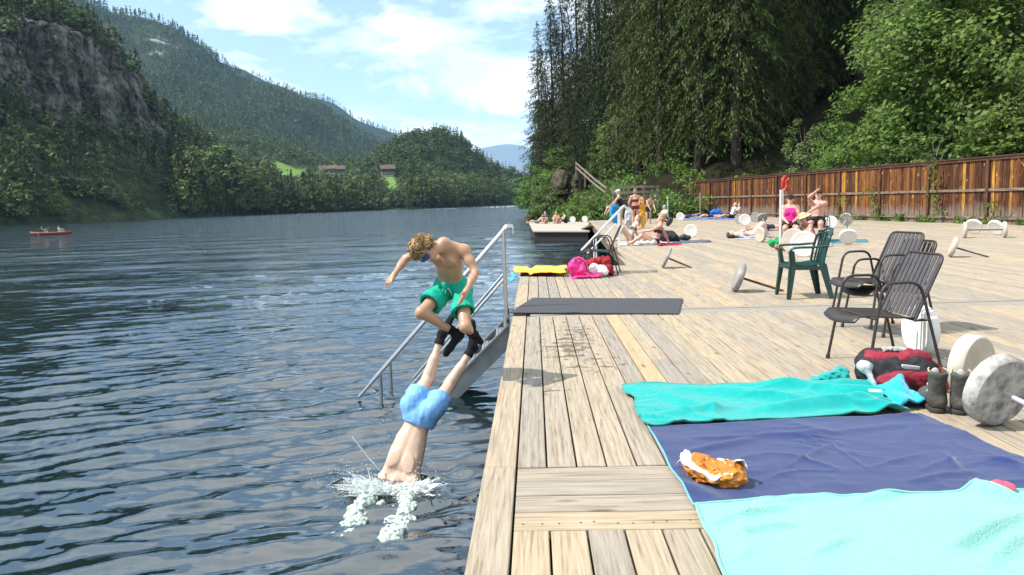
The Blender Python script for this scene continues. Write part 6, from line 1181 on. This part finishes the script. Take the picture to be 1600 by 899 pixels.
for _ in range(900):
    q = PD(rr.normal(595, 42), rr.normal(752, 26), 5.9+rr.normal(0, .25)) if _ < 300 else Vector(drops[rr.randint(len(drops))]); r = rr.uniform(.0018, .0046)
    if q.z < WZ+.01: continue
    mb.lathe([(0, -r), (r*.8, -r*.5), (r, 0), (r*.8, r*.6), (0, r*1.1)], 6, Matrix.Translation(q))
tag(mb.build('water_drops', dropM), 'water drops flying up around the diving boy', 'drops', kind='stuff')
pr = []
for l_ in (((583, 768), (562, 792), (545, 820), (530, 845)), ((640, 768), (634, 797), (621, 833), (612, 856))):
    q = [np.array(P(x, y, WZ)) for x, y in l_]
    for k in range(3): pr.append(cap(q[k]+V3(0, 0, -.006-.008*k), q[k+1]+V3(0, 0, -.014-.008*k), .068-.012*k, .056-.012*k, k=.03))
    for i in range(40): t = rr.rand()*2.6; k = int(t); c = q[k]+(q[k+1]-q[k])*(t-k)+np.array([rr.normal(0, .05), rr.normal(0, .05), -.005]); pr.append(ell(c, V3(rr.uniform(.012, .03), rr.uniform(.02, .06), .014), k=.03))
tag(link('bubbles', sdf_mesh('bubbles', pr, .006, noise=(.017, 30)), wet_mat('pale_bubbles', (.72, .86, .78), .42)), 'pale streaks of foam and bubbles over the diving boy\'s arms', 'bubbles', kind='stuff')
# ---- people on the deck
GS = 'bathers on the deck'
def pl_(px, py, z=0): return P(px, py, z)
person(pl_(971, 357), R(75), 'stand', 1.72, 'woman in a black swimsuit and white cap standing at the ladder', GS, skMid, True, 'grey', 'short', [('suit', (.02, .02, .022))], spine=(0, .22, 1), hands=((-.22, .52, .95), (.20, .50, .90)), acc=[('cap', (.75, .74, .72))])
person(pl_(993, 358), R(-8), 'stand', 1.70, 'woman in a dark red bikini standing with her back to the camera', GS, skRed, True, 'blond', 'bun', [('briefs', (.12, .02, .03)), ('bra', (.12, .02, .03))], hands=((-.22, .16, .98), (.20, .18, 1.0)))
person(pl_(957, 349), R(120), 'bend', 1.35, 'child in yellow and pink bending down beside the woman with a cap', GS, skMid, False, 'brown', 'long', [('shirt', (.75, .45, .30)), ('shorts', (.7, .5, .05))])
person(pl_(1013, 350), R(200), 'bend', 1.60, 'man bending over behind the woman in the dark red bikini', GS, skRed, False, 'dark', 'short', [('shorts', (.05, .05, .07))], spine=(0, .7, .9))
o = person(pl_(1024, 383), R(82), 'sit', 1.68, 'woman in a black bikini sitting with her legs stretched to the left', GS, skRed, True, 'blond', 'bun', [('briefs', (.03, .03, .04)), ('bra', (.03, .03, .04))], vox=.013, feet=((-.1, .72, .06), (.12, .62, .06)), spine=(0, -.30, 1), hands=((-.16, .34, .40), (.30, -.40, .05)), acc=[('bands', (.03, .03, .04))])
person(pl_(984, 376), R(95), 'hug', 1.66, 'blond sunbather with raised knees behind the woman in the black bikini', GS, skPale, True, 'blond', 'long', [('briefs', (.2, .2, .25)), ('bra', (.2, .2, .25))], vox=.014, spine=(0, -.5, 1), hands=((-.26, -.42, .05), (.26, -.40, .05)))
person(pl_(1041, 347), R(110), 'hug', 1.75, 'man in a white shirt sitting bent forward in front of the white poles', GS, skMid, False, 'grey', 'short', [('shirt', (.74, .74, .74)), ('shorts', (.06, .07, .10))])
person(pl_(1082, 341), R(-78), 'lie', 1.72, 'person in dark clothes lying on the far part of the deck', GS, skMid, False, 'brown', 'short', [('shirt', (.06, .06, .07)), ('trousers', (.16, .17, .19))])
person(pl_(1143, 341.5), R(92), 'recl', 1.78, 'grey haired man in a white shirt reclining before the brown fence', GS, skRed, False, 'grey', 'short', [('shirt', (.72, .72, .70)), ('shorts', (.02, .02, .025))], spine=(0, -.35, 1))
person(pl_(1151, 341), R(100), 'recl', 1.70, 'person in a pale top sitting right of the grey haired man', GS, skMid, True, 'brown', 'short', [('tank', (.66, .62, .58)), ('shorts', (.10, .10, .12))], spine=(0, -.3, 1))
person(pl_(1112, 342), R(80), 'lie', 1.75, 'person lying on a blue blanket left of the grey haired man', GS, skRed, False, 'dark', 'short', [('shorts', (.03, .04, .08))])
# the couple: two dark chairs under them
def dark_chair(px, py, lb): c = copy_tree(c0); c.location = P(px, py); c.rotation_euler = (0, 0, R(78)); c['label'] = lb; return c
bA, bB = P(1234, 385), P(1276, 378)
dark_chair(1238, 381, 'dark armchair under the woman in the pink top'); dark_chair(1277, 376, 'dark armchair under the man with the cap')
GC = 'couple on the dark armchairs'
person(Vector((bA.x, bA.y, 0)), R(162), 'chair', 1.68, 'woman in a pink top with sunglasses sitting by the white pole', GC, skRed, True, 'dark', 'short', [('tank', (.72, .03, .26)), ('shorts', (.03, .03, .035))], vox=.012, thin=1.1, acc=[('cap', (.03, .03, .035)), ('glasses', (.01, .01, .012)), ('socks', (.025, .025, .03))], pelvis=(0, .0, .53))
person(Vector((bB.x, bB.y, 0)), R(150), 'chair', 1.80, 'shirtless man in a dark cap with one arm raised to his head', GC, skRed, False, 'dark', 'short', [('shorts', (.02, .02, .024))], vox=.012, thin=1.12, acc=[('cap', (.04, .045, .04)), ('socks', (.03, .03, .035))], hands=((.14, .22, .78), (.02, .20, 1.26)), eh=(.6, .5, .2))
person(pl_(1272, 384), R(100), 'hug', 1.68, 'person in a wide straw hat sitting on the deck before the couple', GS, skRed, True, 'brown', 'short', [('suit', (.30, .10, .09))], vox=.013, acc=[('hat', (.66, .52, .30))], spine=(0, .55, 1))
person(pl_(1176, 372), R(-100), 'knees', 1.68, 'sunbather lying on a patterned towel with knees raised', GS, skPale, True, 'brown', 'long', [('briefs', (.55, .5, .5)), ('bra', (.5, .45, .5))], vox=.014)
person(pl_(1204, 361), R(97), 'lie', 1.72, 'sunbather stretched out between the raised knees and the white pole', GS, skRed, False, 'brown', 'short', [('shorts', (.05, .05, .08))], vox=.016)
GP = 'people on the floating platform'; zp = -.33
person(pl_(840, 349.5, zp), R(75), 'recl', 1.68, 'sunbather lying at the left end of the floating platform', GP, skMid, False, 'brown', 'short', [('shorts', (.2, .2, .22))])
person(pl_(853, 349.5, zp), R(150), 'hug', 1.70, 'person in dark clothes sitting in the middle of the floating platform', GP, skMid, True, 'grey', 'short', [('shirt', (.06, .06, .08))])
person(pl_(870, 349.5, zp), R(160), 'hug', 1.70, 'sunburnt person sitting right of centre on the floating platform', GP, skRed, False, 'blond', 'short', [('shorts', (.5, .48, .45))])
person(pl_(884, 349, zp), R(100), 'hug', 1.66, 'person in black sitting rightmost on the floating platform', GP, skMid, True, 'dark', 'long', [('suit', (.02, .02, .02)), ('trousers', (.02, .02, .02))])
q = P(80, 367, WZ)
person(q+Vector((-.9, -.1, -.02)), R(-80), 'chair', 1.72, 'left paddler in the orange canoe', 'paddlers in the canoe', skMid, False, 'dark', 'short', [('shirt', (.12, .10, .10))], vox=.03, pelvis=(0, 0, .28), feet=((-.12, .7, .15), (.12, .7, .15)), hands=((-.3, .3, .6), (.1, .4, .7)))
person(q+Vector((1.0, .12, -.02)), R(-80), 'chair', 1.72, 'right paddler in the orange canoe, in a pale shirt', 'paddlers in the canoe', skMid, False, 'brown', 'short', [('shirt', (.65, .63, .6))], vox=.03, pelvis=(0, 0, .28), feet=((-.12, .7, .15), (.12, .7, .15)), hands=((-.3, .3, .6), (.1, .4, .7)))
person(P(302, 380, WZ)+Vector((0, 0, -.36)), R(100), 'lie', 1.7, 'lone swimmer with only the head above the lake', 'swimmers', skMid, False, 'dark', 'short', vox=.025, pelvis=(0, 0, -.1), spine=(0, 1, .42), hup=(0, .25, 1), face=(0, 1, 0), feet=((-.1, -.75, -.35), (.1, -.75, -.35)), kh=(0, 0, -1), hands=((-.35, .9, .15), (.35, .9, .15)))
# ---- towels and bags of the bathers
def tl(q, c, lb, seed, nm='towel', amp=.03): return tag(cloth(nm, [P(*a) for a in q], 26, 16, lambda U, V, X, Y: amp*np.maximum(fbm(np.stack([X*3, Y*5, X*0], -1), 3, seed), 0), cmat(c), .03, seed, z0=.010), lb, 'towel')
tl([(965, 384), (1052, 383.5), (1050, 377.5), (972, 378)], (.55, .60, .68), 'pale blue towel under the woman in the black bikini', 41)
tl([(1028, 385), (1066, 383), (1060, 379), (1030, 380)], (.55, .02, .06), 'red towel corner right of the woman in the black bikini', 42, amp=.07)
tl([(1040, 381), (1112, 379), (1108, 375.5), (1044, 377)], (.10, .12, .16), 'dark scarf like towel stretched right of the red towel', 43, amp=.06)
tl([(1146, 375.5), (1204, 374), (1200, 367.5), (1150, 369)], (.32, .38, .62), 'blue and white towel under the sunbather with raised knees', 44)
tl([(1178, 363), (1225, 362), (1222, 358), (1180, 359)], (.40, .42, .46), 'grey towel under the stretched out sunbather', 49)
tl([(1062, 344.5), (1160, 343.5), (1156, 340), (1068, 340.5)], (.14, .20, .42), 'wide dark blue blanket under the people before the fence', 45)
tl([(1292, 380.5), (1358, 379), (1352, 374), (1294, 376)], (.05, .22, .26), 'dark green towel behind the white disc right of the green chair', 46)
tl([(1246, 388), (1300, 386), (1296, 378), (1250, 380)], (.52, .42, .44), 'pinkish towel under the person in the straw hat', 50)
def bagl(px, py, r, c, lb, nm='bag'): return tag(lump(nm, [ell((0, 0, r[2]), r, k=.05), ell((r[0]*.4, 0, r[2]*.7), [r[0]*.7, r[1], r[2]*.7], k=.05)], .02, (.05, 6), cmat(c), P(px, py), lb), lb, 'bag')
bagl(1217, 387, (.28, .16, .12), (.02, .30, .10), 'green bag on the deck at the foot of the white pole'); bagl(1226, 392, (.26, .14, .10), (.30, .18, .11), 'brown bag beside the green bag at the white pole'); bagl(1119, 339.5, (.36, .3, .26), (.02, .14, .60), 'bright blue bag among the people before the fence'); bagl(1044, 378.5, (.3, .2, .16), (.03, .03, .035), 'black bag behind the woman in the black bikini'); bagl(1068, 376.5, (.2, .14, .10), (.05, .06, .06), 'small dark bag on the scarf like towel'); bagl(1012, 383.5, (.28, .15, .08), (.7, .68, .66), 'white crumpled shirt on the pale blue towel', 'shirt')
o = tag(cloth('towel', [P(950, 352), P(972, 352), P(972, 351), P(950, 351)], 4, 4, lambda U, V, X, Y: 0*U, cmat((.05, .30, .62)), .0, 1), None, None); bpy.data.objects.remove(o)
q = P(962, 357); tag(lump('towel', [ell((0, 0, .72), (.30, .08, .34), k=.04), ell((.04, 0, .40), (.20, .07, .20), k=.04)], .02, (.05, 6), cmat((.06, .32, .66)), q), 'bright blue towel held by the woman in the black swimsuit', 'towel')
q = P(1003, 357); tag(lump('towel', [ell((0, 0, .85), (.14, .07, .55), k=.04), ell((.03, 0, .40), (.16, .07, .38), k=.04)], .02, (.04, 6), cmat((.78, .42, .05)), q), 'orange yellow towel hanging beside the woman in the dark red bikini', 'towel')
q = P(984, 356); tag(lump('bag', [ell((0, .2, .45), (.20, .12, .45), k=.04)], .02, (.04, 6), cmat((.6, .6, .62)), q), 'pale bag standing between the two standing women', 'bag')

# ------------------------------------------------------------------ summer haze over the valley
hz = MB(); hz.box((0, 5600, 500), (16000, 11800, 1010)); hm_, N, L = new_mat('valley_air'); N.remove(N['Principled BSDF']); vp = N.new('ShaderNodeVolumePrincipled'); vp.inputs['Color'].default_value = (.42, .68, 1, 1); vp.inputs['Density'].default_value = .000055; vp.inputs['Anisotropy'].default_value = .1; L.new(vp.outputs[0], N['Material Output'].inputs['Volume'])
tag(hz.build('haze', hm_), kind='stuff')
